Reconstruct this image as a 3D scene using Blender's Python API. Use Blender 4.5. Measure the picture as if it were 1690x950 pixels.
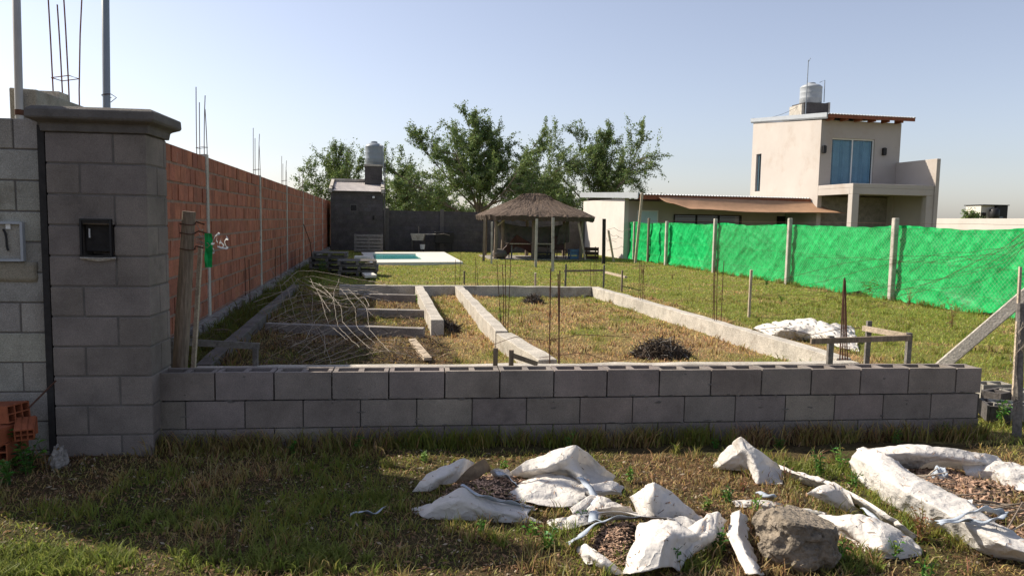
import bpy, bmesh, math, random
import numpy as np
from mathutils import Vector, Matrix, noise
R = math.radians
random.seed(7); rng = np.random.default_rng(7)
for o in list(bpy.data.objects): bpy.data.objects.remove(o, do_unlink=True)
scene = bpy.context.scene
COL = scene.collection

# ------------------------------------------------------------------ camera
F_PX, CX, CY = 1230.0, 845.0, 475.0
EYE, PITCH, ROLL = 1.63, math.atan(111/1230), R(1.0)
fwd = Vector((0, math.cos(PITCH), -math.sin(PITCH)))
up0 = Vector((0, math.sin(PITCH), math.cos(PITCH)))
r0 = Vector((1, 0, 0))
cr = r0*math.cos(ROLL)+up0*math.sin(ROLL)
cu = -r0*math.sin(ROLL)+up0*math.cos(ROLL)
cam = bpy.data.cameras.new('camera'); camo = bpy.data.objects.new('camera', cam); COL.objects.link(camo)
m = Matrix((cr, cu, -fwd)).transposed().to_4x4(); m.translation = (0, 0, EYE)
camo.matrix_world = m
cam.sensor_width = 36; cam.lens = F_PX/1690*36; cam.clip_start = .05; cam.clip_end = 3000
scene.camera = camo

# ------------------------------------------------------------------ light
SUN_EL = math.atan(1/1.17)
SUN_H = Vector((-1.084, .44)).normalized()          # horizontal direction towards the sun
w = bpy.data.worlds.new('World'); scene.world = w; w.use_nodes = True
nt = w.node_tree; bg = nt.nodes['Background']
sky = nt.nodes.new('ShaderNodeTexSky'); sky.sky_type = 'NISHITA'; sky.sun_disc = False
sky.sun_elevation = SUN_EL; sky.sun_rotation = math.atan2(SUN_H.x, SUN_H.y)
sky.air_density = 1.0; sky.dust_density = 1.0; sky.ozone_density = 1.0; sky.altitude = 0
hs_ = nt.nodes.new('ShaderNodeHueSaturation'); hs_.inputs['Saturation'].default_value = .66; nt.links.new(sky.outputs[0], hs_.inputs['Color'])
tm = nt.nodes.new('ShaderNodeMix'); tm.data_type = 'RGBA'; tm.blend_type = 'MULTIPLY'; tm.inputs[0].default_value = 1; tm.inputs[7].default_value = (.97, .95, 1.02, 1)
nt.links.new(hs_.outputs[0], tm.inputs[6]); nt.links.new(tm.outputs[2], bg.inputs[0]); bg.inputs[1].default_value = .098
sl = bpy.data.lights.new('sun', 'SUN'); so = bpy.data.objects.new('sun', sl); COL.objects.link(so)
sl.energy = 5.0; sl.angle = R(.5); sl.color = (1, .915, .78)
sd = Vector((SUN_H.x*math.cos(SUN_EL), SUN_H.y*math.cos(SUN_EL), math.sin(SUN_EL)))
so.rotation_euler = sd.to_track_quat('Z', 'Y').to_euler(); so.location = (-10, 5, 12)
vs = scene.view_settings; vs.view_transform = 'Standard'; vs.look = 'None'; vs.gamma = 1; vs.exposure = 0.65

# ------------------------------------------------------------------ placing
def ray(px, py): return fwd + cr*((px-CX)/F_PX) + cu*((CY-py)/F_PX)
def G(px, py, z=0.0):
    d = ray(px, py); t = (z-EYE)/d.z
    return Vector((d.x*t, d.y*t, z))
def D(px, py, Y):                                     # the point seen at this pixel at distance Y
    d = ray(px, py); t = Y/d.y
    return Vector((d.x*t, Y, EYE+d.z*t))
U = Vector((-.186, .983, 0)).normalized()            # direction of the long side of the lot
V = Vector((.983, .186, 0)).normalized()             # across the lot
def lot(L, y, z=0.0): return Vector((-.1894*y+L, y, z))
def hgt(px, py, Y): return D(px, py, Y).z

# ------------------------------------------------------------------ value noise on arrays
def _h(i, j, s):
    n = (i.astype(np.int64)*374761393 + j.astype(np.int64)*668265263 + s*1274126177) & 0x7fffffff
    n = ((n ^ (n >> 13))*1274126177) & 0x7fffffff
    return ((n ^ (n >> 16)) & 0xffff)/65535.0
def vn(x, y, s=0):
    x = np.asarray(x, float); y = np.asarray(y, float)
    i = np.floor(x); j = np.floor(y); fx = x-i; fy = y-j
    fx = fx*fx*(3-2*fx); fy = fy*fy*(3-2*fy)
    a = _h(i, j, s); b = _h(i+1, j, s); c = _h(i, j+1, s); d = _h(i+1, j+1, s)
    return (a*(1-fx)+b*fx)*(1-fy)+(c*(1-fx)+d*fx)*fy
def fbm(x, y, s=0, o=3):
    t = 0; a = .5; n = 0
    for k in range(o): t = t+a*vn(x*2**k+17*k, y*2**k, s+k); n += a; a *= .5
    return t/n
def gh(x, y):
    x = np.asarray(x, float); y = np.asarray(y, float)
    f = np.clip((60-y)/30, 0, 1)
    return ((fbm(x*.9, y*.9, 3)-.5)*.07 + (fbm(x*4, y*4, 9, 2)-.5)*.03)*f
def gz(x, y): return float(gh(np.array([x]), np.array([y]))[0])

# ------------------------------------------------------------------ materials
MATS = {}
def mat(name, col, rough=.85, var=.25, scale=6, bump=.3, bscale=40, tint=False, spec=.3, metal=0, trans=0,
        col2=None, dirt=None, dscale=3, dthr=.55, bdist=.01, fine=0, stretch=None):
    if name in MATS: return MATS[name]
    m = bpy.data.materials.new(name); m.use_nodes = True; t = m.node_tree; N = t.nodes; Lk = t.links.new
    b = N['Principled BSDF']; b.inputs['Roughness'].default_value = rough
    b.inputs['Metallic'].default_value = metal; b.inputs['Specular IOR Level'].default_value = spec
    g = N.new('ShaderNodeNewGeometry'); vec = g.outputs['Position']
    if stretch:
        mp = N.new('ShaderNodeMapping'); mp.inputs['Scale'].default_value = stretch; Lk(vec, mp.inputs['Vector']); vec = mp.outputs[0]
    n1 = N.new('ShaderNodeTexNoise'); n1.inputs['Scale'].default_value = scale; n1.inputs['Detail'].default_value = 8
    n1.inputs['Roughness'].default_value = .65; Lk(vec, n1.inputs['Vector'])
    cr_ = N.new('ShaderNodeValToRGB'); e = cr_.color_ramp.elements
    c2 = col2 if col2 else tuple(min(1, c*(1+var)) for c in col)
    c1 = tuple(c*(1-var) for c in col) if not col2 else col
    e[0].position = .32; e[0].color = (*c1, 1); e[1].position = .68; e[1].color = (*c2, 1)
    Lk(n1.outputs[0], cr_.inputs[0]); out = cr_.outputs[0]
    if fine:
        nf = N.new('ShaderNodeTexNoise'); nf.inputs['Scale'].default_value = fine; nf.inputs['Detail'].default_value = 3; Lk(vec, nf.inputs['Vector'])
        mr = N.new('ShaderNodeMapRange'); mr.inputs[1].default_value = .3; mr.inputs[2].default_value = .7; mr.inputs[3].default_value = .72; mr.inputs[4].default_value = 1.25
        Lk(nf.outputs[0], mr.inputs[0])
        mm = N.new('ShaderNodeMix'); mm.data_type = 'RGBA'; mm.blend_type = 'MULTIPLY'; mm.inputs[0].default_value = 1
        Lk(out, mm.inputs[6]); Lk(mr.outputs[0], mm.inputs[7]); out = mm.outputs[2]
    if dirt:
        nd = N.new('ShaderNodeTexNoise'); nd.inputs['Scale'].default_value = dscale; nd.inputs['Detail'].default_value = 10; nd.inputs['Roughness'].default_value = .7
        Lk(vec, nd.inputs['Vector'])
        rd = N.new('ShaderNodeMapRange'); rd.inputs[1].default_value = dthr-.03; rd.inputs[2].default_value = dthr+.12; rd.inputs[3].default_value = 0; rd.inputs[4].default_value = .85
        Lk(nd.outputs[0], rd.inputs[0])
        mx = N.new('ShaderNodeMix'); mx.data_type = 'RGBA'; Lk(rd.outputs[0], mx.inputs[0]); Lk(out, mx.inputs[6]); mx.inputs[7].default_value = (*dirt, 1); out = mx.outputs[2]
    if tint:
        a = N.new('ShaderNodeAttribute'); a.attribute_name = 'tint'
        mt = N.new('ShaderNodeMix'); mt.data_type = 'RGBA'; mt.blend_type = 'MULTIPLY'; mt.inputs[0].default_value = 1
        Lk(out, mt.inputs[6]); Lk(a.outputs['Color'], mt.inputs[7]); out = mt.outputs[2]
    Lk(out, b.inputs['Base Color'])
    if bump:
        n2 = N.new('ShaderNodeTexNoise'); n2.inputs['Scale'].default_value = bscale; n2.inputs['Detail'].default_value = 6; Lk(vec, n2.inputs['Vector'])
        bp = N.new('ShaderNodeBump'); bp.inputs['Strength'].default_value = bump; bp.inputs['Distance'].default_value = bdist
        Lk(n2.outputs[0], bp.inputs['Height']); Lk(bp.outputs[0], b.inputs['Normal'])
    if trans:
        tr = N.new('ShaderNodeBsdfTranslucent'); Lk(out, tr.inputs['Color'])
        ms = N.new('ShaderNodeMixShader'); ms.inputs[0].default_value = trans
        Lk(b.outputs[0], ms.inputs[1]); Lk(tr.outputs[0], ms.inputs[2]); Lk(ms.outputs[0], N['Material Output'].inputs['Surface'])
    MATS[name] = m; return m
def leafmat(name, trans=.4, rough=.6, mul=(1, 1, 1)):
    m = bpy.data.materials.new(name); m.use_nodes = True; t = m.node_tree; N = t.nodes; Lk = t.links.new
    b = N['Principled BSDF']; b.inputs['Roughness'].default_value = rough; b.inputs['Specular IOR Level'].default_value = .25
    a = N.new('ShaderNodeAttribute'); a.attribute_name = 'tint'; Lk(a.outputs['Color'], b.inputs['Base Color'])
    tr = N.new('ShaderNodeBsdfTranslucent'); Lk(a.outputs['Color'], tr.inputs['Color'])
    ms = N.new('ShaderNodeMixShader'); ms.inputs[0].default_value = trans
    Lk(b.outputs[0], ms.inputs[1]); Lk(tr.outputs[0], ms.inputs[2]); Lk(ms.outputs[0], N['Material Output'].inputs['Surface'])
    MATS[name] = m; return m

M = dict(
 block=mat('grey_concrete_block', (.215, .183, .16), .9, .26, 3, .5, 160, tint=True, fine=220, dirt=(.12, .105, .092), dscale=2.2, dthr=.6),
 mortar=mat('grey_mortar', (.125, .112, .10), .95, .2, 9, .6, 90),
 mortar_dark=mat('recessed_mortar', (.07, .062, .055), .95, .2, 9, .6, 90),
 paleblock=mat('pale_concrete_block', (.30, .28, .24), .9, .2, 4, .5, 120, tint=True, fine=150, dirt=(.17, .145, .115), dscale=2.5, dthr=.58),
 oldblock=mat('weathered_block', (.085, .076, .072), .95, .25, 2.5, .5, 60, tint=True, fine=30, dirt=(.14, .125, .11), dscale=1.2, dthr=.62),
 brick=mat('red_hollow_brick', (.33, .122, .07), .9, .22, 7, .4, 120, tint=True, fine=90, dirt=(.36, .24, .18), dscale=3, dthr=.62),
 brickmortar=mat('smeared_mortar', (.25, .18, .14), .95, .3, 12, .8, 60, dirt=(.30, .16, .11), dscale=9, dthr=.5),
 concrete=mat('rough_concrete', (.42, .385, .33), .92, .25, 4, .5, 70, fine=60, dirt=(.22, .18, .14), dscale=3.5, dthr=.58),
 dkconcrete=mat('dark_concrete', (.26, .235, .21), .92, .25, 4, .5, 70, fine=60),
 render=mat('cement_render', (.43, .385, .345), .92, .07, .6, .2, 60, dirt=(.38, .32, .27), dscale=.7, dthr=.56),
 renderlow=mat('pale_cement_render', (.54, .50, .455), .92, .08, .8, .2, 60, dirt=(.46, .39, .33), dscale=.9, dthr=.6),
 wood=mat('weathered_wood', (.20, .155, .115), .9, .3, 14, .6, 60, fine=80, stretch=(1, 1, .12)),
 woodpale=mat('pale_timber', (.42, .34, .25), .85, .25, 12, .4, 60, fine=60),
 woodred=mat('red_stained_timber', (.23, .075, .035), .7, .3, 12, .3, 60),
 woodgrey=mat('silvered_timber', (.16, .145, .13), .9, .3, 12, .4, 60, fine=50),
 rust=mat('rusty_steel', (.085, .038, .024), .85, .35, 30, .3, 200),
 rustred=mat('red_oxide_steel', (.17, .055, .04), .8, .3, 30, .3, 200),
 steel=mat('galvanised_wire', (.27, .225, .18), .6, .2, 30, 0, spec=.3),
 white=mat('white_enamel', (.74, .73, .70), .5, .06, 6, 0),
 poolwhite=mat('white_pool_coping', (.62, .59, .51), .7, .08, 4, .2, 50),
 poolblue=mat('turquoise_basin', (.16, .52, .50), .5, .08, 3, 0),
 water=mat('pool_water', (.08, .38, .38), .08, .1, 3, .3, 6, spec=.6),
 zinc=mat('zinc_sheet', (.62, .62, .62), .45, .1, 3, .1, 30, metal=.3, spec=.5),
 shedroof=mat('dull_pinkish_zinc', (.50, .46, .44), .6, .15, 3, .1, 30),
 tank=mat('grey_plastic_tank', (.22, .25, .28), .45, .07, 3, 0, spec=.5),
 tank2=mat('pale_grey_plastic_tank', (.33, .35, .37), .45, .06, 3, 0, spec=.5),
 black=mat('black_plastic', (.016, .015, .015), .5, .2, 10, 0),
 niche=mat('dark_hollow', (.03, .027, .025), .9, .3, 14, .3, 60),
 shadewall=mat('shade_darkened_cement', (.13, .115, .10), .95, .35, 4, .6, 60, fine=40),  # cement darkened to carry the shade on the left foundation beam
 thatch=mat('dry_thatch', (.105, .075, .055), .95, .35, 20, .8, 80, tint=True),
 canvas=mat('grey_canvas', (.14, .12, .105), .9, .2, 3, .2, 30, trans=.15),
 awning=mat('tan_shade_cloth', (.55, .34, .21), .9, .12, 2, .2, 30, trans=.35),
 glass=mat('dark_window_glass', (.05, .09, .12), .06, .1, 1, 0, spec=.8),
 curtain=mat('blue_grey_curtain', (.52, .66, .74), .8, .12, 2, .3, 8),
 orange=mat('orange_fired_clay', (.27, .08, .035), .85, .2, 20, .3, 100),
 rock=mat('lump_of_cement', (.20, .165, .125), .95, .3, 6, 1.0, 35, fine=40, bdist=.03),
 strap=mat('blue_grey_webbing', (.36, .40, .45), .85, .15, 30, .3, 200),
 soil=mat('dark_soil', (.07, .05, .036), .95, .35, 12, 1, 60, bdist=.03),
 red=mat('faded_red_plastic', (.07, .028, .024), .6, .2, 8, 0),
 blue=mat('blue_plastic', (.08, .16, .26), .5, .2, 8, 0),
)
def bagmat(name, c, dirtc, dthr=.56, trans=.28):
    m = mat(name, c, .75, .09, 5, .6, 24, fine=0, dirt=dirtc, dscale=5, dthr=dthr, trans=trans, bdist=.012)
    t = m.node_tree; N = t.nodes; b = N['Principled BSDF']; bp = [n for n in N if n.type == 'BUMP'][0]
    g = [n for n in N if n.type == 'NEW_GEOMETRY'][0]; prev = bp
    for sc_, ds in ((6, .03), (17, .010)):
        w1 = N.new('ShaderNodeTexNoise'); w1.inputs['Scale'].default_value = sc_*.6; t.links.new(g.outputs['Position'], w1.inputs['Vector'])
        ad = N.new('ShaderNodeVectorMath'); ad.operation = 'MULTIPLY_ADD'; ad.inputs[1].default_value = (.25,)*3; t.links.new(w1.outputs['Color'], ad.inputs[0]); t.links.new(g.outputs['Position'], ad.inputs[2])
        n = N.new('ShaderNodeTexNoise'); n.inputs['Scale'].default_value = sc_; n.inputs['Detail'].default_value = 2; t.links.new(ad.outputs[0], n.inputs['Vector'])
        sb = N.new('ShaderNodeMath'); sb.operation = 'SUBTRACT'; sb.inputs[1].default_value = .5; t.links.new(n.outputs[0], sb.inputs[0])
        ab = N.new('ShaderNodeMath'); ab.operation = 'ABSOLUTE'; t.links.new(sb.outputs[0], ab.inputs[0])
        pw = N.new('ShaderNodeMath'); pw.operation = 'POWER'; pw.inputs[1].default_value = .5; t.links.new(ab.outputs[0], pw.inputs[0])
        b2 = N.new('ShaderNodeBump'); b2.inputs['Strength'].default_value = .5; b2.inputs['Distance'].default_value = ds; b2.invert = True
        t.links.new(pw.outputs[0], b2.inputs['Height']); t.links.new(prev.outputs[0], b2.inputs['Normal']); prev = b2
    t.links.new(prev.outputs[0], b.inputs['Normal'])
    return m
M['pole'] = mat('weathered_zinc_pole', (.36, .36, .36), .6, .1, 5, 0)
M['bag'] = bagmat('woven_white_sack', (.74, .70, .65), (.50, .42, .33), .60)
M['bagdirty'] = bagmat('soil_stained_sack', (.30, .22, .14), (.16, .11, .07), .5)
# green plastic sheet with a faint diamond print of the mesh it leans on
def net_mat():
    m = mat('green_plastic_sheet', (.005, .39, .095), .5, .22, 1.1, .8, 5, spec=.3, trans=.2, bdist=.05, fine=14)
    t = m.node_tree; N = t.nodes; Lk = t.links.new
    b = N['Principled BSDF']; bp = [n for n in N if n.type == 'BUMP'][0]
    a = N.new('ShaderNodeAttribute'); a.attribute_name = 'UVMap'
    mp = N.new('ShaderNodeMapping'); mp.inputs['Rotation'].default_value = (0, 0, R(45)); mp.inputs['Scale'].default_value = (9, 9, 9)
    Lk(a.outputs['Vector'], mp.inputs['Vector'])
    n = N.new('ShaderNodeTexBrick'); n.offset = 0; n.inputs['Scale'].default_value = 1; n.inputs['Mortar Size'].default_value = .09
    n.inputs['Brick Width'].default_value = 1; n.inputs['Row Height'].default_value = 1; n.inputs['Mortar Smooth'].default_value = .6
    Lk(mp.outputs[0], n.inputs['Vector'])
    b2 = N.new('ShaderNodeBump'); b2.inputs['Strength'].default_value = .18; b2.inputs['Distance'].default_value = .008
    Lk(n.outputs['Fac'], b2.inputs['Height']); Lk(bp.outputs[0], b2.inputs['Normal']); Lk(b2.outputs[0], b.inputs['Normal'])
    return m
M['net'] = net_mat()
gm = bpy.data.materials.new('clear_window_glass'); gm.use_nodes = True; _t = gm.node_tree
_b = _t.nodes['Principled BSDF']; _b.inputs['Base Color'].default_value = (.05, .07, .09, 1); _b.inputs['Roughness'].default_value = .04
_tr = _t.nodes.new('ShaderNodeBsdfTransparent'); _tr.inputs[0].default_value = (.8, .88, .92, 1); _ms = _t.nodes.new('ShaderNodeMixShader'); _ms.inputs[0].default_value = .88
_t.links.new(_b.outputs[0], _ms.inputs[1]); _t.links.new(_tr.outputs[0], _ms.inputs[2]); _t.links.new(_ms.outputs[0], _t.nodes['Material Output'].inputs['Surface'])
M['clearglass'] = gm
M['grass'] = leafmat('grass_blades', .45, .55)
M['leaf'] = leafmat('tree_leaves', .3, .6)
M['weed'] = leafmat('weed_leaves', .4, .5)

# ------------------------------------------------------------------ mesh builder
class MB:
    def __init__(s): s.v = []; s.f = []; s.mi = []; s.t = []; s.mats = []
    def m(s, mt):
        if mt not in s.mats: s.mats.append(mt)
        return s.mats.index(mt)
    def add(s, vs, fs, mt, tint=1.0):
        b = len(s.v); s.v += [tuple(x) for x in vs]; i = s.m(mt)
        if not isinstance(tint, tuple): tint = (tint,)*3
        for f in fs: s.f.append(tuple(b+k for k in f)); s.mi.append(i); s.t.append(tint)
    def box(s, c, hx, hy, hz, mt, X=Vector((1, 0, 0)), Y=None, Z=Vector((0, 0, 1)), tint=1.0, jit=0):
        X = Vector(X).normalized(); Z = Vector(Z).normalized()
        Y = Z.cross(X).normalized() if Y is None else Y
        c = Vector(c); vs = []
        for sx, sy, sz in [(-1, -1, -1), (1, -1, -1), (1, 1, -1), (-1, 1, -1), (-1, -1, 1), (1, -1, 1), (1, 1, 1), (-1, 1, 1)]:
            p = c+X*hx*sx+Y*hy*sy+Z*hz*sz
            if jit: p = p+Vector((random.uniform(-jit, jit), random.uniform(-jit, jit), random.uniform(-jit, jit)))
            vs.append(p)
        s.add(vs, [(0, 3, 2, 1), (4, 5, 6, 7), (0, 1, 5, 4), (1, 2, 6, 5), (2, 3, 7, 6), (3, 0, 4, 7)], mt, tint)
    def beam(s, a, b, w, h, mt, tint=1.0, jit=0, up=Vector((0, 0, 1))):   # box from a to b
        a = Vector(a); b = Vector(b); d = b-a
        X = d.normalized(); u = up if abs(X.dot(up)) < .95 else Vector((1, 0, 0))
        Yv = u.cross(X).normalized(); Zv = X.cross(Yv).normalized()
        s.box((a+b)/2, d.length/2, w/2, h/2, mt, X, Yv, Zv, tint, jit)
    def tube(s, pts, r, mt, n=8, tint=1.0, cap=True):
        pts = [Vector(p) for p in pts]; k = len(pts)
        rs = r if isinstance(r, (list, tuple)) else [r]*k
        vs = []; prev = None
        for i, p in enumerate(pts):
            d = (pts[min(i+1, k-1)]-pts[max(i-1, 0)]).normalized()
            if prev is None:
                a = Vector((0, 0, 1)) if abs(d.z) < .9 else Vector((1, 0, 0))
                x = d.cross(a).normalized()
            else: x = (prev-d*prev.dot(d)).normalized()
            prev = x; y = d.cross(x)
            for j in range(n):
                an = 2*math.pi*j/n; vs.append(p+(x*math.cos(an)+y*math.sin(an))*rs[i])
        fs = [(i*n+j, i*n+(j+1) % n, (i+1)*n+(j+1) % n, (i+1)*n+j) for i in range(k-1) for j in range(n)]
        if cap: fs += [tuple(range(n))[::-1], tuple((k-1)*n+j for j in range(n))]
        s.add(vs, fs, mt, tint)
    def lathe(s, c, prof, mt, n=28, tint=1.0):           # prof: (radius, z)
        c = Vector(c); vs = []; k = len(prof)
        for r_, z in prof:
            for j in range(n):
                a = 2*math.pi*j/n; vs.append(c+Vector((r_*math.cos(a), r_*math.sin(a), z)))
        fs = [(i*n+j, i*n+(j+1) % n, (i+1)*n+(j+1) % n, (i+1)*n+j) for i in range(k-1) for j in range(n)]
        fs += [tuple(range(n))[::-1], tuple((k-1)*n+j for j in range(n))]
        s.add(vs, fs, mt, tint)
    def grid(s, P, mt, tint=1.0):                        # P[r][c] of points
        nr = len(P); nc = len(P[0])
        s.add([p for row in P for p in row], [(i*nc+j, i*nc+j+1, (i+1)*nc+j+1, (i+1)*nc+j) for i in range(nr-1) for j in range(nc-1)], mt, tint)
    def build(s, name, parent=None, smooth=False, bevel=0, solid=0, sub=0):
        me = bpy.data.meshes.new(name)
        base = Vector((0, 0, 0))
        if parent is None and s.v:
            a = np.array(s.v); base = Vector(((a[:, 0].min()+a[:, 0].max())/2, (a[:, 1].min()+a[:, 1].max())/2, a[:, 2].min()))
        elif parent is not None: base = ORG[parent.name]
        me.from_pydata([tuple(Vector(v)-base) for v in s.v], [], s.f)
        for x in s.mats: me.materials.append(x)
        me.polygons.foreach_set('material_index', s.mi)
        at = me.attributes.new('tint', 'FLOAT_COLOR', 'FACE')
        at.data.foreach_set('color', np.array([(*t, 1) for t in s.t], dtype=np.float32).ravel())
        if smooth: me.polygons.foreach_set('use_smooth', [True]*len(me.polygons))
        me.update()
        o = bpy.data.objects.new(name, me); COL.objects.link(o)
        if parent is None: o.location = base
        else: o.parent = parent
        ORG[o.name] = base
        if solid: md = o.modifiers.new('solid', 'SOLIDIFY'); md.thickness = solid; md.offset = 0
        if bevel:
            md = o.modifiers.new('bevel', 'BEVEL'); md.width = bevel; md.segments = 1; md.limit_method = 'ANGLE'
        if sub: md = o.modifiers.new('sub', 'SUBSURF'); md.levels = sub; md.render_levels = sub
        return o
ORG = {}
def tag(o, label=None, cat=None, group=None, kind=None):
    if label: o['label'] = label
    if cat: o['category'] = cat
    if group: o['group'] = group
    if kind: o['kind'] = kind
    return o
def thing(name, loc, label, cat, group=None):
    o = bpy.data.objects.new(name, None); COL.objects.link(o); o.location = loc; o.empty_display_size = .2
    ORG[o.name] = Vector(loc)
    return tag(o, label, cat, group)
def copy_thing(root, loc, rz=0, label=None, scale=1):
    c = root.copy(); COL.objects.link(c); c.location = loc; c.rotation_euler.z = rz; c.scale = (scale,)*3
    if label: c['label'] = label
    for ch in [q for q in bpy.data.objects if q.parent == root]:
        d = ch.copy(); COL.objects.link(d); d.parent = c
    return c
def np_mesh(name, V_, Fq, cols, mt, nverts_per_face, parent=None, kind=None):
    me = bpy.data.meshes.new(name); nv = len(V_); nf = len(Fq)
    me.vertices.add(nv); me.vertices.foreach_set('co', V_.astype(np.float32).ravel())
    me.loops.add(nf*nverts_per_face); me.loops.foreach_set('vertex_index', Fq.astype(np.int32).ravel())
    me.polygons.add(nf); me.polygons.foreach_set('loop_start', np.arange(0, nf*nverts_per_face, nverts_per_face, dtype=np.int32))
    me.update(calc_edges=True)
    at = me.attributes.new('tint', 'FLOAT_COLOR', 'FACE')
    at.data.foreach_set('color', np.concatenate([cols, np.ones((nf, 1))], 1).astype(np.float32).ravel())
    me.materials.append(mt)
    o = bpy.data.objects.new(name, me); COL.objects.link(o)
    if parent is not None: o.parent = parent
    if kind: o['kind'] = kind
    ORG[o.name] = Vector((0, 0, 0))
    return o

# ------------------------------------------------------------------ masonry
def masonry(mb, A, B, z0, z1, bw, bh, th, mt, mo, joint=.01, rec=.006, var=.12, off=0, skip=None, jit=0, alt=.5, jz=None):
    jz = joint if jz is None else jz
    """courses of blocks between A and B (front face line), thickness th away from the viewer side"""
    A = Vector((A[0], A[1], 0)); B = Vector((B[0], B[1], 0)); d = (B-A); Lw = d.length; X = d.normalized(); Yn = Vector((-X.y, X.x, 0))
    n = int(math.ceil((z1-z0)/bh-1e-6))
    for k in range(n):
        zt = z1-k*bh; zb = max(zt-bh, z0)
        if zt-zb < .02: continue
        x = -bw+off*bw if k % 2 == 0 else -bw+off*bw+alt*bw
        while x < Lw:
            a = max(x, 0); b = min(x+bw, Lw); x += bw
            if b-a < .03: continue
            if skip and skip((a+b)/2, (zt+zb)/2): continue
            v = 1+random.uniform(-var, var)
            c = A+X*((a+b)/2)+Yn*(th/2+random.uniform(-jit, jit))
            c.z = (zt+zb)/2
            mb.box(c, (b-a-joint)/2, th/2, (zt-zb-jz)/2, mt, X, Yn, tint=(v, v*(1+random.uniform(-.03, .03)), v*(1+random.uniform(-.05, .05))), jit=jit*.5)
    c = A+X*(Lw/2)+Yn*(th/2); c.z = (z0+z1)/2-.002
    mb.box(c, Lw/2-rec, th/2-rec, (z1-z0)/2-rec, mo, X, Yn)

# ------------------------------------------------------------------ ground
def axis(lo, hi, step, far):
    a = list(np.arange(lo, hi+1e-6, step)); s = step; x = a[-1]
    while x < far: s *= 1.35; x += s; a.append(x)
    s = step; x = a[0]; pre = []
    while x > -far: s *= 1.35; x -= s; pre.append(x)
    return np.array(pre[::-1]+a)
gx = axis(-11, 13, .14, 900); gy = axis(2.5, 40, .14, 900)
XX, YY = np.meshgrid(gx, gy); ZZ = gh(XX, YY)
Vg = np.stack([XX, YY, ZZ], -1).reshape(-1, 3); nc = len(gx); nr = len(gy)
ii, jj = np.meshgrid(np.arange(nr-1), np.arange(nc-1), indexing='ij')
Fg = np.stack([ii*nc+jj, ii*nc+jj+1, (ii+1)*nc+jj+1, (ii+1)*nc+jj], -1).reshape(-1, 4)

# where the litter is dry: 0 = green, 1 = straw / bare
PA = dict(L0=-1.68, Lm1=1.0, Lm2=1.85, L3=6.15, y0=7.4, y1=16.6)
def dryness(x, y):
    L = x+.1894*y
    ins = ((L > PA['L0']) & (L < PA['L3']) & (y > 7.2) & (y < 16.6)).astype(float)
    front = (y < 6).astype(float)
    n = fbm(x*.9+3, y*.9, 21, 3)
    n2 = fbm(x*3.3, y*3.3, 22, 2)
    d = np.where(ins > .5, .62+1.2*(n-.5)+.7*(n2-.5), np.where(front > .5, .55+1.6*(n-.5)+.9*(n2-.5), .14+1.1*(n-.5)+.5*(n2-.5)))
    return np.clip(d, 0, 1)
def grass_cols(x, y, n, bright=1.0):
    d = dryness(x, y)+rng.normal(0, .16, n)
    g = np.stack([.17+.08*rng.random(n), .195+.07*rng.random(n), .033+.025*rng.random(n)], -1)
    s = np.stack([.36+.16*rng.random(n), .25+.12*rng.random(n), .11+.06*rng.random(n)], -1)
    br = np.array([.13, .075, .04])
    t = np.clip((d-.3)/.35, 0, 1)[:, None]
    c = g*(1-t)+s*t
    k = (rng.random(n) < .28*t[:, 0])
    c[k] = br*(.7+.6*rng.random(k.sum()))[:, None]
    L = x+.1894*y; q = (L < 1.0) & (L > -4.5) & (y > 6.5) & (y < 16); c[q] *= .72  # blades in the left rooms darkened, shade put into their colour
    return c*bright

def ground_mat():
    m = bpy.data.materials.new('soil_and_thatch'); m.use_nodes = True; t = m.node_tree; N = t.nodes; Lk = t.links.new
    b = N['Principled BSDF']; b.inputs['Roughness'].default_value = .95; b.inputs['Specular IOR Level'].default_value = .1
    g = N.new('ShaderNodeNewGeometry'); a = N.new('ShaderNodeAttribute'); a.attribute_name = 'tint'
    n = N.new('ShaderNodeTexNoise'); n.inputs['Scale'].default_value = 22; n.inputs['Detail'].default_value = 10; n.inputs['Roughness'].default_value = .75; Lk(g.outputs['Position'], n.inputs['Vector'])
    mr = N.new('ShaderNodeMapRange'); mr.inputs[1].default_value = .35; mr.inputs[2].default_value = .66; mr.inputs[3].default_value = .5; mr.inputs[4].default_value = 1.35; Lk(n.outputs[0], mr.inputs[0])
    mm = N.new('ShaderNodeMix'); mm.data_type = 'RGBA'; mm.blend_type = 'MULTIPLY'; mm.inputs[0].default_value = 1
    Lk(a.outputs['Color'], mm.inputs[6]); Lk(mr.outputs[0], mm.inputs[7]); Lk(mm.outputs[2], b.inputs['Base Color'])
    bp = N.new('ShaderNodeBump'); bp.inputs['Strength'].default_value = 1; bp.inputs['Distance'].default_value = .04; Lk(n.outputs[0], bp.inputs['Height']); Lk(bp.outputs[0], b.inputs['Normal'])
    return m
cx_ = Vg[Fg].mean(1); dd = dryness(cx_[:, 0], cx_[:, 1])[:, None]
gc = np.array([.16, .165, .04])*(1-dd)+np.array([.26, .175, .09])*dd
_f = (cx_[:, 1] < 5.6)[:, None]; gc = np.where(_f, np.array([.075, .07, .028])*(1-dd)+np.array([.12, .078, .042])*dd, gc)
_L = cx_[:, 0]+.1894*cx_[:, 1]; _b = ((_L < 1.0) & (_L > -4.2) & (cx_[:, 1] > 7.2) & (cx_[:, 1] < 16))[:, None]; gc = np.where(_b, gc*.45, gc)  # shade of the left rooms painted into the ground tint
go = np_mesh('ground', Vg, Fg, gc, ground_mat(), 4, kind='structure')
go.data.polygons.foreach_set('use_smooth', [True]*len(go.data.polygons))

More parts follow.
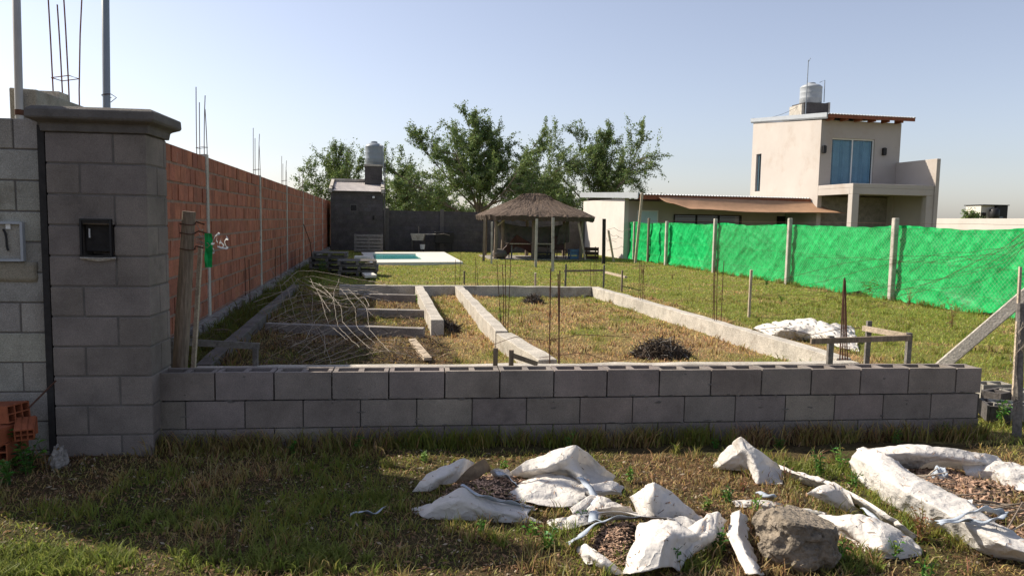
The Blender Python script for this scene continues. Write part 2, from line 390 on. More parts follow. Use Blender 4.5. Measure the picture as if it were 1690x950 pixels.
def blades(name, x, y, hmin, hmax, wd, lean, bright=1.0, label=None, flat=0.0, cat='grass'):
    n = len(x); z = gh(x, y)-.004
    az = rng.random(n)*2*math.pi; h = hmin+(hmax-hmin)*rng.random(n)**1.6
    ln = lean*(.4+rng.random(n)); 
    if flat: k = rng.random(n) < flat; ln[k] = 2.2+rng.random(k.sum())*2; h[k] *= .45
    dx = np.cos(az); dy = np.sin(az); px_ = -dy; py_ = dx
    tw = rng.random(n)*2*math.pi; sx = np.cos(tw); sy = np.sin(tw)
    w_ = wd*(.6+.8*rng.random(n))
    b = np.stack([x, y, z], -1); Lx = np.stack([dx, dy, 0*dx], -1); S = np.stack([sx, sy, 0*sx], -1)
    up_ = np.array([0, 0, 1.0])
    mid = b+up_*(h*.6)[:, None]+Lx*(h*ln*.35)[:, None]
    tip = b+up_*(h)[:, None]*(1-.15*np.minimum(ln, 2))[:, None]+Lx*(h*ln)[:, None]
    V_ = np.stack([b-S*w_[:, None], b+S*w_[:, None], mid+S*(w_*.8)[:, None], tip, mid-S*(w_*.8)[:, None]], 1).reshape(-1, 3)
    base = np.arange(n)[:, None]*5
    F3 = np.concatenate([base+np.array([0, 1, 2]), base+np.array([0, 2, 4]), base+np.array([4, 2, 3])], 1).reshape(-1, 3)
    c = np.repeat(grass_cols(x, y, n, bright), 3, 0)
    o = np_mesh(name, V_, F3, c, M['grass'], 3, kind='stuff')
    return tag(o, label, cat)
def clump(x, y, k, r):                                   # tufts: k blades around each seed
    n = len(x)
    a = rng.random((n, k))*2*math.pi; q = r*rng.random((n, k))
    return (x[:, None]+np.cos(a)*q).ravel(), (y[:, None]+np.sin(a)*q).ravel()
def uni(n, x0, x1, y0, y1): return x0+(x1-x0)*rng.random(n), y0+(y1-y0)*rng.random(n)
def keepout(x, y):                                       # false where slabs stand
    L = x+.1894*y
    k = np.ones(len(x), bool)
    for (la, lb, ya, yb) in KEEP: k &= ~((L > la) & (L < lb) & (y > ya) & (y < yb))
    return k
KEEP = []

# ================================================================== FRONT WALLS
WA = G(255, 615, .54); WB = G(1622, 607, .54); WX = (WB-WA).normalized(); WN = Vector((-WX.y, WX.x, 0)); WL = (WB-WA).length
mb = MB()
masonry(mb, WA, WB, -.06, .338, .4, .2, .19, M['block'], M['mortar_dark'], joint=.009, var=.12, off=.5, alt=.5)
# the masonry call starts its pattern with the second course: fix by building the hollow top course here
x = 0; k = 0
while x < WL-.05:
    b = min(x+.4, WL); v = 1+random.uniform(-.07, .07); tn = (v, v*random.uniform(.98, 1.02), v*random.uniform(.97, 1.03))
    j = .005; zt = .54+random.uniform(-.003, .003); hz = (zt-.344)/2; zc = .344+hz
    def P_(a, n_): p = WA+WX*a+WN*n_; p.z = zc; return p
    off = random.uniform(-.002, .002)
    mb.box(P_((x+b)/2, .016+off), (b-x)/2-j, .016, hz, M['block'], WX, WN, tint=tn)
    mb.box(P_((x+b)/2, .174+off), (b-x)/2-j, .016, hz, M['block'], WX, WN, tint=tn)
    nweb = 3 if b-x > .3 else 2
    for q in range(nweb):
        a = x+j+.016+(b-x-2*j-.032)*q/(nweb-1)
        mb.box(P_(a, .095+off), .016 if q in (0, nweb-1) else .02, .0625, hz-.003, M['block'], WX, WN, tint=tn)
    mb.box(P_(b, .095), .007, .06, hz-.012, M['mortar_dark'], WX, WN)
    x = b
for _ in range(150):                                     # squeezed mortar and splats along the joints
    k = random.randint(0, 2); a = random.uniform(.05, WL-.05)
    if random.random() < .6: z = .54-.2*k-.2+random.gauss(0, .006)
    else: a = round(a/.2)*.2+random.gauss(0, .004); z = .54-.2*k-random.uniform(.02, .18)
    c = WA+WX*a-WN*.0005; c.z = z; rx = random.uniform(.006, .035); rz = random.uniform(.003, .009); n_ = 9
    rim_ = [c+WX*(rx*math.cos(t)*random.uniform(.7, 1.2))+Vector((0, 0, rz*math.sin(t)*random.uniform(.6, 1.4))) for t in np.linspace(0, 6.283, n_+1)[:-1]]
    mb.add(rim_+[c-WN*random.uniform(.002, .005)], [(i, (i+1) % n_, n_) for i in range(n_)], M['mortar'], random.uniform(.9, 1.5))
tag(mb.build('block_wall', bevel=.003), 'low unfinished wall of grey hollow concrete blocks running across the front of the lot', 'wall')

# --- gate pillar
PO = D(78, 400, 4.85); PO = Vector((PO.x, PO.y, 0)); PX = WX; PN = WN; PW = .63; PD = .40
pil = thing('gate_pillar', PO+PX*.3, 'square grey concrete block pillar with a moulded cement cap at the left end of the low wall', 'pillar')
mb = MB()
def pb(x0, x1, y0, y1, z0, z1, tn):
    j = .006
    c = PO+PX*((x0+x1)/2)+PN*((y0+y1)/2)+Vector((0, 0, (z0+z1)/2))
    mb.box(c, (x1-x0)/2-j, (y1-y0)/2-j, (z1-z0)/2-j, M['block'], PX, PN, tint=tn)
ztop = 2.15; NX0, NX1 = .205, .405
for k in range(11):
    z1 = ztop-.2*k; z0 = max(z1-.2, -.08)
    def T():
        v = .92+random.uniform(-.1, .1); return (v, v, v*random.uniform(.97, 1.02))
    if k == 3:
        pb(0, NX0, 0, PD, z0, z1, T()); pb(NX1, PW, 0, .2, z0, z1, T()); pb(NX1, PW, .2, PD, z0, z1, T()); pb(NX0, NX1, .16, PD, z0, z1, T())
    elif k % 2 == 0:
        pb(0, .42, 0, PD, z0, z1, T()); pb(.42, PW, 0, .34, z0, z1, T()); pb(.42, PW, .34, PD, z0, z1, T())
    else:
        pb(0, .21, 0, PD, z0, z1, T()); pb(.21, PW, 0, .2, z0, z1, T()); pb(.21, PW, .2, PD, z0, z1, T())
for (a, b, c, d, z0, z1) in ((.01, PW-.01, .01, PD-.01, -.08, ztop-.82), (.01, PW-.01, .01, PD-.01, ztop-.585, ztop), (.01, NX0-.012, .01, PD-.01, ztop-.83, ztop-.57), (NX1+.012, PW-.01, .01, PD-.01, ztop-.83, ztop-.57)):
    cc = PO+PX*((a+b)/2)+PN*((c+d)/2); cc.z = (z0+z1)/2
    mb.box(cc, (b-a)/2, (d-c)/2, (z1-z0)/2, M['mortar'], PX, PN)
mb.build('shaft', pil, bevel=.004)
mb = MB()
def ring(o0, z): # footprint grown by o0
    return [PO+PX*a+PN*b+Vector((0, 0, z)) for a, b in ((-o0, -o0), (PW+o0, -o0), (PW+o0, PD+o0), (-o0, PD+o0))]
lv = [ring(.012, 2.151), ring(.018, 2.195), ring(.025, 2.205), ring(.07, 2.222), ring(.078, 2.232), ring(.075, 2.285), ring(.045, 2.303)]
vs = [p+Vector((random.uniform(-.003, .003), 0, random.uniform(-.003, .003))) for l in lv for p in l]
fs = [(i*4+j, i*4+(j+1) % 4, i*4+4+(j+1) % 4, i*4+4+j) for i in range(len(lv)-1) for j in range(4)]+[(3, 2, 1, 0), tuple(len(vs)-4+j for j in range(4))]
mb.add(vs, fs, M['mortar']); mb.build('cap', pil, bevel=.004)
mb = MB()   # black box in the pillar
bc = PO+PX*((NX0+NX1)/2)+Vector((0, 0, ztop-.68)); BW = .098; BH = .125
for sx in (-1, 1): mb.box(bc+PX*sx*(BW-.006)-PN*.006, .006, .012, BH, M['black'], PX, PN)
for sz in (-1, 1): mb.box(bc+Vector((0, 0, sz*(BH-.006)))-PN*.0065, BW-.014, .012, .006, M['black'], PX, PN)
mb.box(bc+PN*.10, BW-.012, .05, .088, M['niche'], PX, PN)
mb.box(bc+PN*.0+Vector((0, 0, .108)), BW-.013, .01, .012, M['niche'], PX, PN)
mb.box(bc-PX*.06+PN*.04+Vector((0, 0, .03)), .004, .004, .03, M['white'], PX, PN)
mb.build('meter_box', pil)
mb = MB()   # smear of mortar below
P = [[bc+PX*(-.10+.22*i/8)+Vector((0, 0, -.128-.022*j*(1-.7*abs(i-4)/4)))-PN*(.006+.009*(1-j)+.004*random.random()) for i in range(9)] for j in range(2)]
mb.grid(P, M['concrete']); mb.build('mortar_sill', pil, solid=.012)

# --- pale wall left of the pillar
LB_ = PO-PX*.052+PN*.06; LA_ = LB_-WX*1.70
lw = thing('side_wall', (LA_+LB_)/2, 'pale concrete block wall left of the gate pillar with an open meter box', 'wall')
mb = MB(); Lx0 = (LB_-LA_).length; ZL = 2.235
mx1 = (D(43, 400, LB_.y)-LA_).dot(WX); mx0 = mx1-.24
def skipm(xc, zc): return (mx0-.2 < xc < mx1 and 1.3 < zc < 1.60)
masonry(mb, LA_, LB_, -.06, ZL, .4, .2, .19, M['paleblock'], M['mortar'], var=.1, off=.85, jit=.002, alt=-.5,
        skip=None)
mb.build('block_courses', lw, bevel=.004)
mb = MB(); TA = LA_+WX*.0; tq = (D(-14, 400, LB_.y)-LA_).dot(WX)
masonry(mb, TA, TA+WX*tq, ZL, 3.4, .4, .2, .19, M['paleblock'], M['mortar'], var=.1)  # unseen taller stretch, added to throw the long foreground shadow
mb.build('unseen_tall_section', lw)
mb = MB()
mc = LA_+WX*((mx0+mx1)/2); mc.z = 1.435; HW = (mx1-mx0)/2; HH = .13
zt = hgt(20, 366, LB_.y); zb = hgt(20, 430, LB_.y); mc.z = (zt+zb)/2; HH = (zt-zb)/2
for sx in (-1, 1): mb.box(mc+WX*sx*(HW-.006)-WN*.012, .008, .02, HH, M['tank2'], WX, WN)
for sz in (-1, 1): mb.box(mc+Vector((0, 0, sz*(HH-.006)))-WN*.0125, HW-.015, .02, .008, M['tank2'], WX, WN)
mb.box(mc-WN*.003, HW-.01, .006, HH-.01, M['paleblock'], WX, WN)
mb.box(mc+Vector((0, 0, HH-.03))-WN*.016+WX*.03, .014, .004, .016, M['white'], WX, WN)
fr = mb.build('meter_box', lw)
mb = MB()
mb.tube([mc+WX*(-.03+.03*math.cos(a))+WX*.03*a-WN*(.02)+Vector((0, 0, .08-.05*a)) for a in np.linspace(0, 2.8, 12)], .007, M['black'])
mb.build('cable', lw)
mb = MB()
P = [[mc+WX*(-.17+.36*i/10+.01*math.sin(j*3))+Vector((0, 0, -HH-.005-.033*j))-WN*(.001+.004*random.random()*(1 if 0 < i < 10 else 0)) for i in range(11)] for j in range(5)]
mb.grid(P, M['paleblock'], tint=(.9, .85, .75)); mb.build('mortar_patch', lw, smooth=True, solid=.006)
mb = MB(); c = PO-PX*.024+PN*.055; c.z = 1.05
mb.box(c, .021, .04, 1.14, M['niche'], WX, WN); mb.build('joint_strip', lw)

# --- brick wall
BA = D(62, 400, 5.55); BA = Vector((BA.x, BA.y, 0)); b2 = D(546.5, 400, 40.5); BB = Vector((b2.x, b2.y, 0))
BX = (BB-BA).normalized(); BN = Vector((-BX.y, BX.x, 0)); BL = (BB-BA).length; BH_ = 2.50
bw_ = thing('brick_wall', BA+BX*8, 'long red hollow brick wall with grey concrete columns along the left side of the lot', 'wall')
mb = MB()
masonry(mb, BA+BX*1.05, BB, .12, BH_, .27, .235, .12, M['brick'], M['brickmortar'], joint=.016, jz=.034, rec=.010, var=.22, jit=.007)
mb.build('brickwork', bw_)
mb = MB()
mb.box(BA+BX*(BL/2)+BN*.06+Vector((0, 0, .02)), BL/2, .11, .11, M['dkconcrete'], BX, BN, jit=0)
for q in range(60):
    a = BX*(q*.55+.3+random.random()*.3); p = BA+a-BN*(.075+.02*random.random())
    mb.box(p+Vector((0, 0, .03)), .2+.1*random.random(), .05, .06+.05*random.random(), M['dkconcrete'], BX+BN*random.uniform(-.1, .1), None, jit=.025)
mb.build('footing', bw_)
def bx_at(px, z):                                          # parameter along the wall for an image column at height z
    lo, hi = 0, BL
    for _ in range(40):
        mid = (lo+hi)/2; p = BA+BX*mid+Vector((0, 0, z))-camo.location
        u = CX+F_PX*p.dot(cr)/p.dot(fwd)
        if u < px: lo = mid
        else: hi = mid
    return lo
def pbars(mb, c, hs, sp, lean, z0, r=.006, mt=None, stir=()):
    mt = mt or M['rust']
    for i, (sx, sy) in enumerate([(-1, -1), (1, -1), (1, 1), (-1, 1)][:len(hs)]):
        b = c+Vector((sx*sp, sy*sp, 0)); h = hs[i]; l = lean[i] if i < len(lean) else (0, 0)
        mb.tube([b+Vector((l[0]*t*t, l[1]*t*t, z0+(h-z0)*t)) for t in (0, .3, .6, .8, 1)], r, mt, 6)
    for zs in stir:
        q = [c+Vector((sx*(sp+.008), sy*(sp+.008), zs+.01*sx)) for sx, sy in [(-1, -1), (1, -1), (1, 1), (-1, 1), (-1, -1)]]
        mb.tube(q, .004, mt, 5)
cols = [(105, 2.58, (3.7, 3.9, 3.6, 3.85), 1), (341, 2.52, None, 145), (429, 2.5, None, 212), (473, 2.5, None, 258), (500, 2.5, None, 277), (518, 2.5, None, 0), (532, 2.5, None, 0)]
first = None
for i, (px, zt, hs, ytop) in enumerate(cols):
    s = bx_at(px, 2.3); c = BA+BX*s+BN*.06
    mb = MB(); wdt = .075 if i else .1
    a = [c-BN*.084-BX*wdt, c-BN*.084+BX*wdt, c+BN*.09+BX*wdt, c+BN*.09-BX*wdt]
    mb.box(c+Vector((0, 0, zt/2)), wdt, .077, zt/2, M['concrete'], BX, BN, jit=.004)
    o = mb.build('column', bw_)
    if ytop:
        mb = MB()
        if i == 0:
            cc = BA+BX*bx_at(122, 2.6)+BN*.06
            pbars(mb, cc, (3.6, 3.75, 3.72, 3.35), .065, [(-.02, 0), (-.03, 0), (.06, .05), (-.02, 0)], 2.2, .0055, M['rustred'], (2.62+.12,))
        else:
            h = hgt(px, ytop, c.y)
            pbars(mb, c, (h, h-.12, h-.3, h-.2), .055, [(.01, 0), (.03, 0), (-.02, 0), (0, .02)], 2.4, .006, M['rust'], (2.62,))
        r_ = mb.build('rebar', None); 
        r_.parent = o; r_.location = r_.location-ORG[bw_.name]
# end column of the brick wall, a light cement prism
mb = MB(); c = BA+BX*.1+BN*.06; mb.box(c+BX*.42+Vector((0, 0, 1.265)), .52, .09, 1.265, M['paleblock'], BX, BN, jit=.006)
mb.build('end_pier', bw_, bevel=.006)

# --- tall poles behind the left wall
def pole(name, px0, px1, ybot, Y, r, mt, label, cat='pole', top=4.2, grp=None):
    b = D(px1, ybot, Y); t = D(px0, 0, Y); d = (t-b)/(t.z-b.z)
    b0 = b+d*(0-b.z); t0 = b+d*(top-b.z)
    mb = MB(); mb.tube([b0, b0*.5+t0*.5, t0], r, mt, 14)
    return thing(name, b0, label, cat, grp), mb, b, d
th, mb, b, d = pole('metal_pole', 27, 32, 195, 5.5, .027, M['pole'], 'pale galvanised pole rising behind the left block wall, at the very edge of the view')
mb.build('shaft', th, smooth=True)
mb = MB(); mb.tube([b+Vector((0, -.0, .02)), b+Vector((0, 0, .06))], .029, M['rust'], 14); mb.build('rust_band', th)
th, mb, b, d = pole('metal_pole', 174, 176, 180, 5.7, .027, M['tank'], 'grey steel pole with a wire tie rising behind the gate pillar')
mb.build('shaft', th, smooth=True)
mb = MB(); mb.tube([b+d*.085+Vector((.032*math.cos(a), .032*math.sin(a), .004*a)) for a in np.linspace(0, 7, 20)]+[b+d*.085+Vector((.075, 0, .0)), b+d*.085+Vector((.03, 0, -.035))], .003, M['rust'], 5)
mb.build('wire_tie', th)

# ================================================================== BEHIND THE WALL, LEFT
def tube_thing(name, pts, r, mt, label, cat, grp=None, n=10):
    mb = MB(); mb.tube(pts, r, mt, n); return tag(mb.build(name, smooth=True), label, cat, grp)
Yp = 6.0
b = D(297, 612, Yp); t = D(312, 349, Yp); dr = (t-b); b0 = b-dr*((b.z+.3)/dr.z)*.9
wp = thing('wooden_post', b0, 'rough weathered timber post with wire wound round its top behind the gate pillar', 'post')
mb = MB(); n = 9; pts = [b0+(t-b0)*(i/n) for i in range(n+1)]
mb.tube(pts, [.062-.012*(i/n)+random.uniform(-.003, .003) for i in range(n+1)], M['wood'], 12); mb.build('trunk', wp, smooth=False)
mb = MB()
for z in (370, 385, 411):
    c = D(310, z, Yp); mb.tube([c+Vector((.06*math.cos(a), .06*math.sin(a), .006*math.sin(2*a))) for a in np.linspace(0, 6.3, 16)], .004, M['rust'], 5)
    e = D(338+random.uniform(-4, 8), z+random.uniform(-6, 4), Yp); mb.tube([c+Vector((.055, 0, 0)), (c+e)/2+Vector((0, 0, .02)), e], .006, M['rust'], 5)
for k in range(9):
    c = D(332+random.uniform(-6, 6), 388+random.uniform(-12, 26), Yp); p = [c]
    for j in range(6): p.append(p[-1]+Vector((random.uniform(-.03, .05), random.uniform(-.03, .03), random.uniform(-.03, .03))))
    mb.tube(p, .0025, M['steel'], 4)
mb.build('wire_binding', wp)
mb = MB()
P = [[D(x_+random.uniform(-1.5, 1.5), y_, Yp-.06+random.uniform(-.02, .02)) for x_ in (338, 343, 350)] for y_ in (385, 396, 410, 425, 441)]
mb.grid(P, M['net']); gl = mb.build('plastic_scrap', solid=.003); tag(gl, 'strip of green plastic tied to the wires of the rough timber post', 'scrap')
mb = MB()
for k in range(7):
    c = D(350+random.uniform(-4, 22), 405+random.uniform(-14, 16), Yp-.03); p = [c]
    for j in range(5): p.append(p[-1]+Vector((random.uniform(-.02, .04), random.uniform(-.03, .03), random.uniform(-.035, .03))))
    P = [[q+Vector((0, 0, .006)) for q in p], [q-Vector((0, .004, .006)) for q in p]]; mb.grid(P, M['white'])
tag(mb.build('plastic_shreds'), 'pale shreds of clear plastic caught on the wires beside the green strip', 'plastic')
b = D(319, 612, 6.15); t = D(331, 405, 6.15)
mb = MB(); mb.beam(b-(t-b)*.7, t, .035, .03, M['woodpale'], jit=.003); tag(mb.build('timber_batten'), 'thin pale batten leaning beside the rough timber post', 'batten')

def board(name, p, q, w_, h_, mt, label, cat='board', grp=None, jit=.003):
    mb = MB(); mb.beam(p, q, w_, h_, mt, jit=jit); return tag(mb.build(name), label, cat, grp)
def batter(label, boards, posts, mt=None, grp='timber setting-out frames'):
    mt = mt or M['wood']; loc = Vector(posts[0][0]); loc.z = 0
    t = thing('batter_board', loc, label, 'setting-out frame', grp)
    for (p, q, w_, h_, m_) in boards:
        mb = MB(); mb.beam(p, q, w_, h_, m_ or mt, jit=.003); mb.build('cross_board', t)
    for (p, ztop_, m_) in posts:
        mb = MB(); p = Vector(p); mb.beam(Vector((p.x, p.y, -.1)), Vector((p.x+.005, p.y, ztop_)), .04, .045, m_ or mt, jit=.003); mb.build('stake', t)
    return t
# left: dark plank with a stake
Yb = 6.7
a = D(272, 562, Yb); b = D(428, 571, Yb+.3)
batter('dark timber setting-out frame between the gate pillar and the block foundation', [(a, b, .03, .06, M['woodgrey'])], [(D(421, 600, Yb+.27), b.z-.01, M['woodgrey']), (D(283, 600, Yb), a.z, M['woodgrey'])])
# centre: three short stakes at the middle wall
y_ = 6.7
batter('three short stakes with a low board behind the low wall, near its middle', [(D(842, 585, y_), D(886, 600, y_+.25), .02, .04, M['wood'])],
       [(D(817, 605, y_), hgt(817, 574, y_), None), (D(843, 605, y_), hgt(843, 577, y_), None)])
# right: big frame
y_ = 6.9
bz = hgt(1345, 563, y_)
q1 = D(1338, 563, y_); q2 = D(1503, 557, y_+.12); q3 = D(1424, 541, y_+.62)
batter('timber corner frame of three stakes near the right end of the low wall',
       [(q1, q2, .025, .05, M['wood']), (q3, q2+Vector((-.02, .03, .012)), .025, .05, M['woodpale'])],
       [(D(1368, 600, y_+.045), hgt(1368, 555, y_), M['woodgrey']), (D(1429, 600, y_+.62), hgt(1429, 529, y_+.62), M['woodgrey']), (D(1497, 600, y_+.165), hgt(1497, 549, y_+.16), M['woodgrey'])])
# far: frame before the gazebo
y_ = 18.5
batter('timber frame on the lawn behind the foundation with a white plank beside it', [(D(931, 447, y_), D(995, 446, y_), .03, .05, M['wood'])],
       [(D(933, 470, y_), hgt(933, 436, y_), M['woodgrey']), (D(996, 470, y_), hgt(996, 437, y_), M['woodgrey'])])
board('timber_plank', D(999, 449, 19.3), D(1033, 457, 18.2), .07, .05, M['woodpale'], 'white plank lying by the timber frame on the lawn', 'plank')
# loose plank in the foundation
board('timber_plank', G(680, 561, .06), G(706, 592, .05), .09, .035, M['woodpale'], 'short pale plank lying on dry grass inside the foundation', 'plank')
# single stakes on the lawn
for (px, yb, yt, lab, mt) in ((1236, 522, 445, 'tall pale stake standing on the grass right of the foundation', 'woodpale'),
                              (883, 486, 450, 'short wide stake just behind the far foundation wall', 'woodpale'),
                              (1026, 482, 446, 'thin dark stake on the lawn near the end of the green fence', 'wood'),
                              (766, 470, 447, 'short stake at the far foundation wall near the pool', 'wood')):
    p = G(px, yb); p.z = -.1; z = hgt(px, yt, p.y)
    mb = MB(); mb.beam(p, Vector((p.x, p.y, z)), .05 if px != 883 else .085, .04, M[mt], jit=.004)
    tag(mb.build('wooden_stake', bevel=.003), lab, 'stake', 'single stakes around the foundation')

# ================================================================== FOUNDATION
FH = .22
fd = thing('house_foundation', lot(2.2, 12), 'low cast concrete foundation walls outlining the rooms of an unbuilt house', 'foundation')
def fwall(p, q, w_=.15, h=FH, mt='concrete', rough=.008, name='foundation_wall'):
    p = Vector((p[0], p[1], 0)); q = Vector((q[0], q[1], 0)); d = q-p; n = max(2, int(d.length/.35)); X = d.normalized(); Y = Vector((-X.y, X.x, 0))
    mb = MB(); vs = []
    for i in range(n+1):
        c = p+d*(i/n); hh = h+random.uniform(-rough, rough); ww = w_/2+random.uniform(-rough, rough)*.6
        vs += [c-Y*ww+Vector((0, 0, -.15)), c+Y*ww+Vector((0, 0, -.15)), c+Y*ww+Vector((0, 0, hh)), c-Y*(ww+random.uniform(-.003, .003))+Vector((0, 0, hh+random.uniform(-rough, rough)*.5))]
    fs = [(0, 1, 2, 3), tuple(n*4+j for j in (3, 2, 1, 0))]
    for i in range(n):
        for j in range(4): fs.append((i*4+j, (i+1)*4+j, (i+1)*4+(j+1) % 4, i*4+(j+1) % 4))
    mb.add(vs, fs, M[mt]); return mb.build(name, fd, bevel=.006)
fl = G(322, 606, FH); frr = G(1412, 597, FH)
fwall(fl, frr, .15, FH, 'concrete')                                 # front
Lr = lambda L, y: lot(L, y)
LL, LM1, LM2, LR_ = -1.68, 1.0, 1.86, 5.72
# right wall from px
ra = G(1400, 592, FH); rb = G(982, 473, FH)
fwall(ra+Vector((0, .1, 0)), rb, .17)
ba = G(560, 470, FH); bb = G(985, 473, FH)
fwall(ba, Vector((rb.x-.09, rb.y, 0)), .15, FH)
fwall(Lr(LL, 7.35), Lr(LL, 16.4), .16, FH-.07, 'shadewall')
m1a = G(692, 470, FH); m1b = G(722, 528, FH)
fwall(m1a-Vector((0, .1, 0)), m1b, .17, FH, rough=.012)
m2a = G(758, 471, FH); m2m = G(828, 545, FH); m2b = G(905, 594, FH)
fwall(m2a-Vector((0, .1, 0)), m2m, .17, FH, rough=.012); fwall(m2m+(m2b-m2m).normalized()*.12, m2b-Vector((0, -.12, 0)), .21, FH-.015, rough=.014)
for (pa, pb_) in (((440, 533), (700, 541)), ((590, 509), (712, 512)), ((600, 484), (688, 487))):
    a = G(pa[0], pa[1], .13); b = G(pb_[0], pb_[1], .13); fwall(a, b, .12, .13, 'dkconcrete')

def rebar_group(label, px, ybase, ytops, sp=.07, xs=None, leans=None, z0=0, stir=(), taper=0, grp='rebar bundles of the foundation columns', r=.0055):
    """vertical bars standing at pixel columns xs, base at ybase"""
    c = G(px, ybase, z0)
    mb = MB()
    t = thing('rebar_bundle', Vector((c.x, c.y, 0)), label, 'rebar', grp)
    for i, (xb, xt, yt) in enumerate(xs):
        yy = c.y+(-sp if i % 2 else sp)
        b = D(xb, ybase, yy); b.z = 0; top = D(xt, yt, yy)
        mb = MB(); mb.tube([b, b*.6+top*.4+Vector((random.uniform(-.006, .006), 0, 0)), b*.2+top*.8+Vector((random.uniform(-.006, .006), 0, 0)), top], r, M['rust'], 6)
        mb.build('bar', t)
    for zs in stir:
        q = []
        for (i, j) in ((0, 0), (1, 0), (1, 1), (0, 1), (0, 0)):
            xx = min(a[0] for a in xs) if i == 0 else max(a[0] for a in xs)
            p = D(xx, ybase, c.y+(-sp if j else sp)); p.z = zs; q.append(p)
        mb = MB(); mb.tube(q, .004, M['rust'], 5); mb.build('stirrup', t)
rebar_group('tall bundle of bars on the middle foundation wall in front of the gazebo', 834, 528, 0, xs=[(828, 820, 430), (834, 834, 420), (838, 843, 427), (832, 829, 436)], z0=FH)
rebar_group('two tall dark bars nearest the low wall, left of its centre', 915, 597, 0, xs=[(908, 909, 443), (924, 921, 452), (922, 924, 446)], z0=FH, r=.007)
rebar_group('four thin bars rising from the right foundation wall beside the green sheet', 1059, 494, 0, xs=[(1054, 1056, 430), (1058, 1058, 425), (1063, 1063, 431), (1061, 1061, 440)], z0=FH)
rebar_group('four bars rising from the right foundation wall before the second fence panel', 1183, 528, 0, xs=[(1177, 1178, 430), (1183, 1185, 428), (1190, 1195, 430), (1180, 1180, 440)], z0=FH)
rebar_group('rebar cage drawn together to a point above the white sack heap', 1393, 592, 0, xs=[(1386, 1393, 460), (1391, 1394, 458), (1397, 1394, 460), (1402, 1395, 462)], sp=.09, z0=FH, stir=(.34,), r=.007)
rebar_group('thin bars at the far right corner of the foundation', 977, 470, 0, xs=[(975, 975, 432), (980, 981, 434), (984, 984, 428)], z0=FH)
rebar_group('thin bars at the far foundation wall near the end of the pool', 760, 470, 0, xs=[(752, 752, 428), (758, 761, 420), (785, 785, 425), (789, 787, 436)], z0=FH)
rebar_group('paired bars standing in the shade along the brick wall, nearest the viewer', 409, 500, 0, xs=[(405, 404, 425), (413, 411, 428)], r=.008)
rebar_group('paired bars standing in the shade along the brick wall, second group', 459, 470, 0, xs=[(455, 455, 408), (464, 463, 410)], r=.009)
rebar_group('paired bars standing in the shade along the brick wall, farthest group', 490, 452, 0, xs=[(487, 487, 412), (495, 495, 411)], r=.009)
tube_thing('steel_rod', [G(517, 446), D(512, 400, 20.5), D(501, 370, 20)], .012, M['rust'], 'long rod leaning against the brick wall near the pallets', 'rod')

# ================================================================== POOL
pz = .09
def Gp(px, py): return G(px, py, pz)
o_ = [Gp(611, 433), Gp(764, 432), Gp(733, 415.5), Gp(596, 416)]
i_ = [Gp(618, 428), Gp(702, 427.5), Gp(686, 418.3), Gp(615, 418)]
pl = thing('swimming_pool', (o_[0]+o_[2])/2-Vector((0, 0, pz)), 'small turquoise swimming pool with a wide white coping on the lawn', 'pool')
mb = MB()
lowr = [p-Vector((0, 0, .22)) for p in o_]; deep = [p-Vector((0, 0, .05)) for p in i_]
vs = o_+i_+lowr+deep
fs = [(j, (j+1) % 4, 4+(j+1) % 4, 4+j) for j in range(4)]+[(8+j, 8+(j+1) % 4, (j+1) % 4, j) for j in range(4)]+[(4+j, 4+(j+1) % 4, 12+(j+1) % 4, 12+j) for j in range(4)]
mb.add(vs, fs, M['poolwhite']); mb.build('coping', pl)
mb = MB(); dd_ = [p-Vector((0, 0, 1.2)) for p in i_]
mb.add(deep+dd_, [(j, (j+1) % 4, 4+(j+1) % 4, 4+j) for j in range(4)]+[(7, 6, 5, 4)], M['poolblue']); mb.build('basin', pl)
mb = MB(); wz = [p-Vector((0, 0, .045)) for p in i_]; mb.add(wz, [(0, 1, 2, 3)], M['water']); mb.build('water_surface', pl)
KEEP.append((o_[0].x+.1894*o_[0].y-.1, o_[1].x+.1894*o_[1].y+.1, o_[0].y-.1, o_[2].y+.1))
mb = MB(); c = G(1, 1)
c = G(598, 430, 0); mb.box(c+Vector((0, 0, .12)), .35, .3, .05, M['poolwhite'], U, None, jit=.01); tag(mb.build('concrete_slab', bevel=.01), 'small pale slab beside the near left corner of the pool', 'slab')
mb = MB(); mb.beam(G(601, 447, .1), G(612, 456, .1), .3, .06, M['poolwhite'], jit=.01); tag(mb.build('concrete_slab'), 'pale slab on the grass between the pallets and the foundation', 'slab')

# ================================================================== SHED
def local(O, a, b, z=0): return Vector((O.x, O.y, 0))+V*a+U*b+Vector((0, 0, z))
SO = D(545.5, 400, 37.2); SO = Vector((SO.x, SO.y, 0)); SW = (D(633, 400, 37.6)-SO).dot(V)
sh = thing('utility_shed', SO+V*1, 'small grey block shed with a sloping corrugated roof and a tower carrying a water tank', 'shed')
mb = MB(); ze = 2.95
masonry(mb, SO, SO+V*SW, -.05, ze, .4, .2, .15, M['oldblock'], M['mortar_dark'], joint=.012, var=.07)
def slab(mb, a0, a1, b0, b1, z0, z1, O, mt, jit=0):
    mb.box(local(O, (a0+a1)/2, (b0+b1)/2, (z0+z1)/2), (a1-a0)/2, (b1-b0)/2, (z1-z0)/2, mt, V, U, jit=jit)
slab(mb, SW-.15, SW, .152, 2.4, 0, 3.2, SO, M['oldblock']); slab(mb, 0, .15, .152, 2.4, 0, 3.2, SO, M['oldblock']); slab(mb, 0, SW, 2.402, 2.55, 0, 3.55, SO, M['oldblock'])
mb.build('wall', sh)
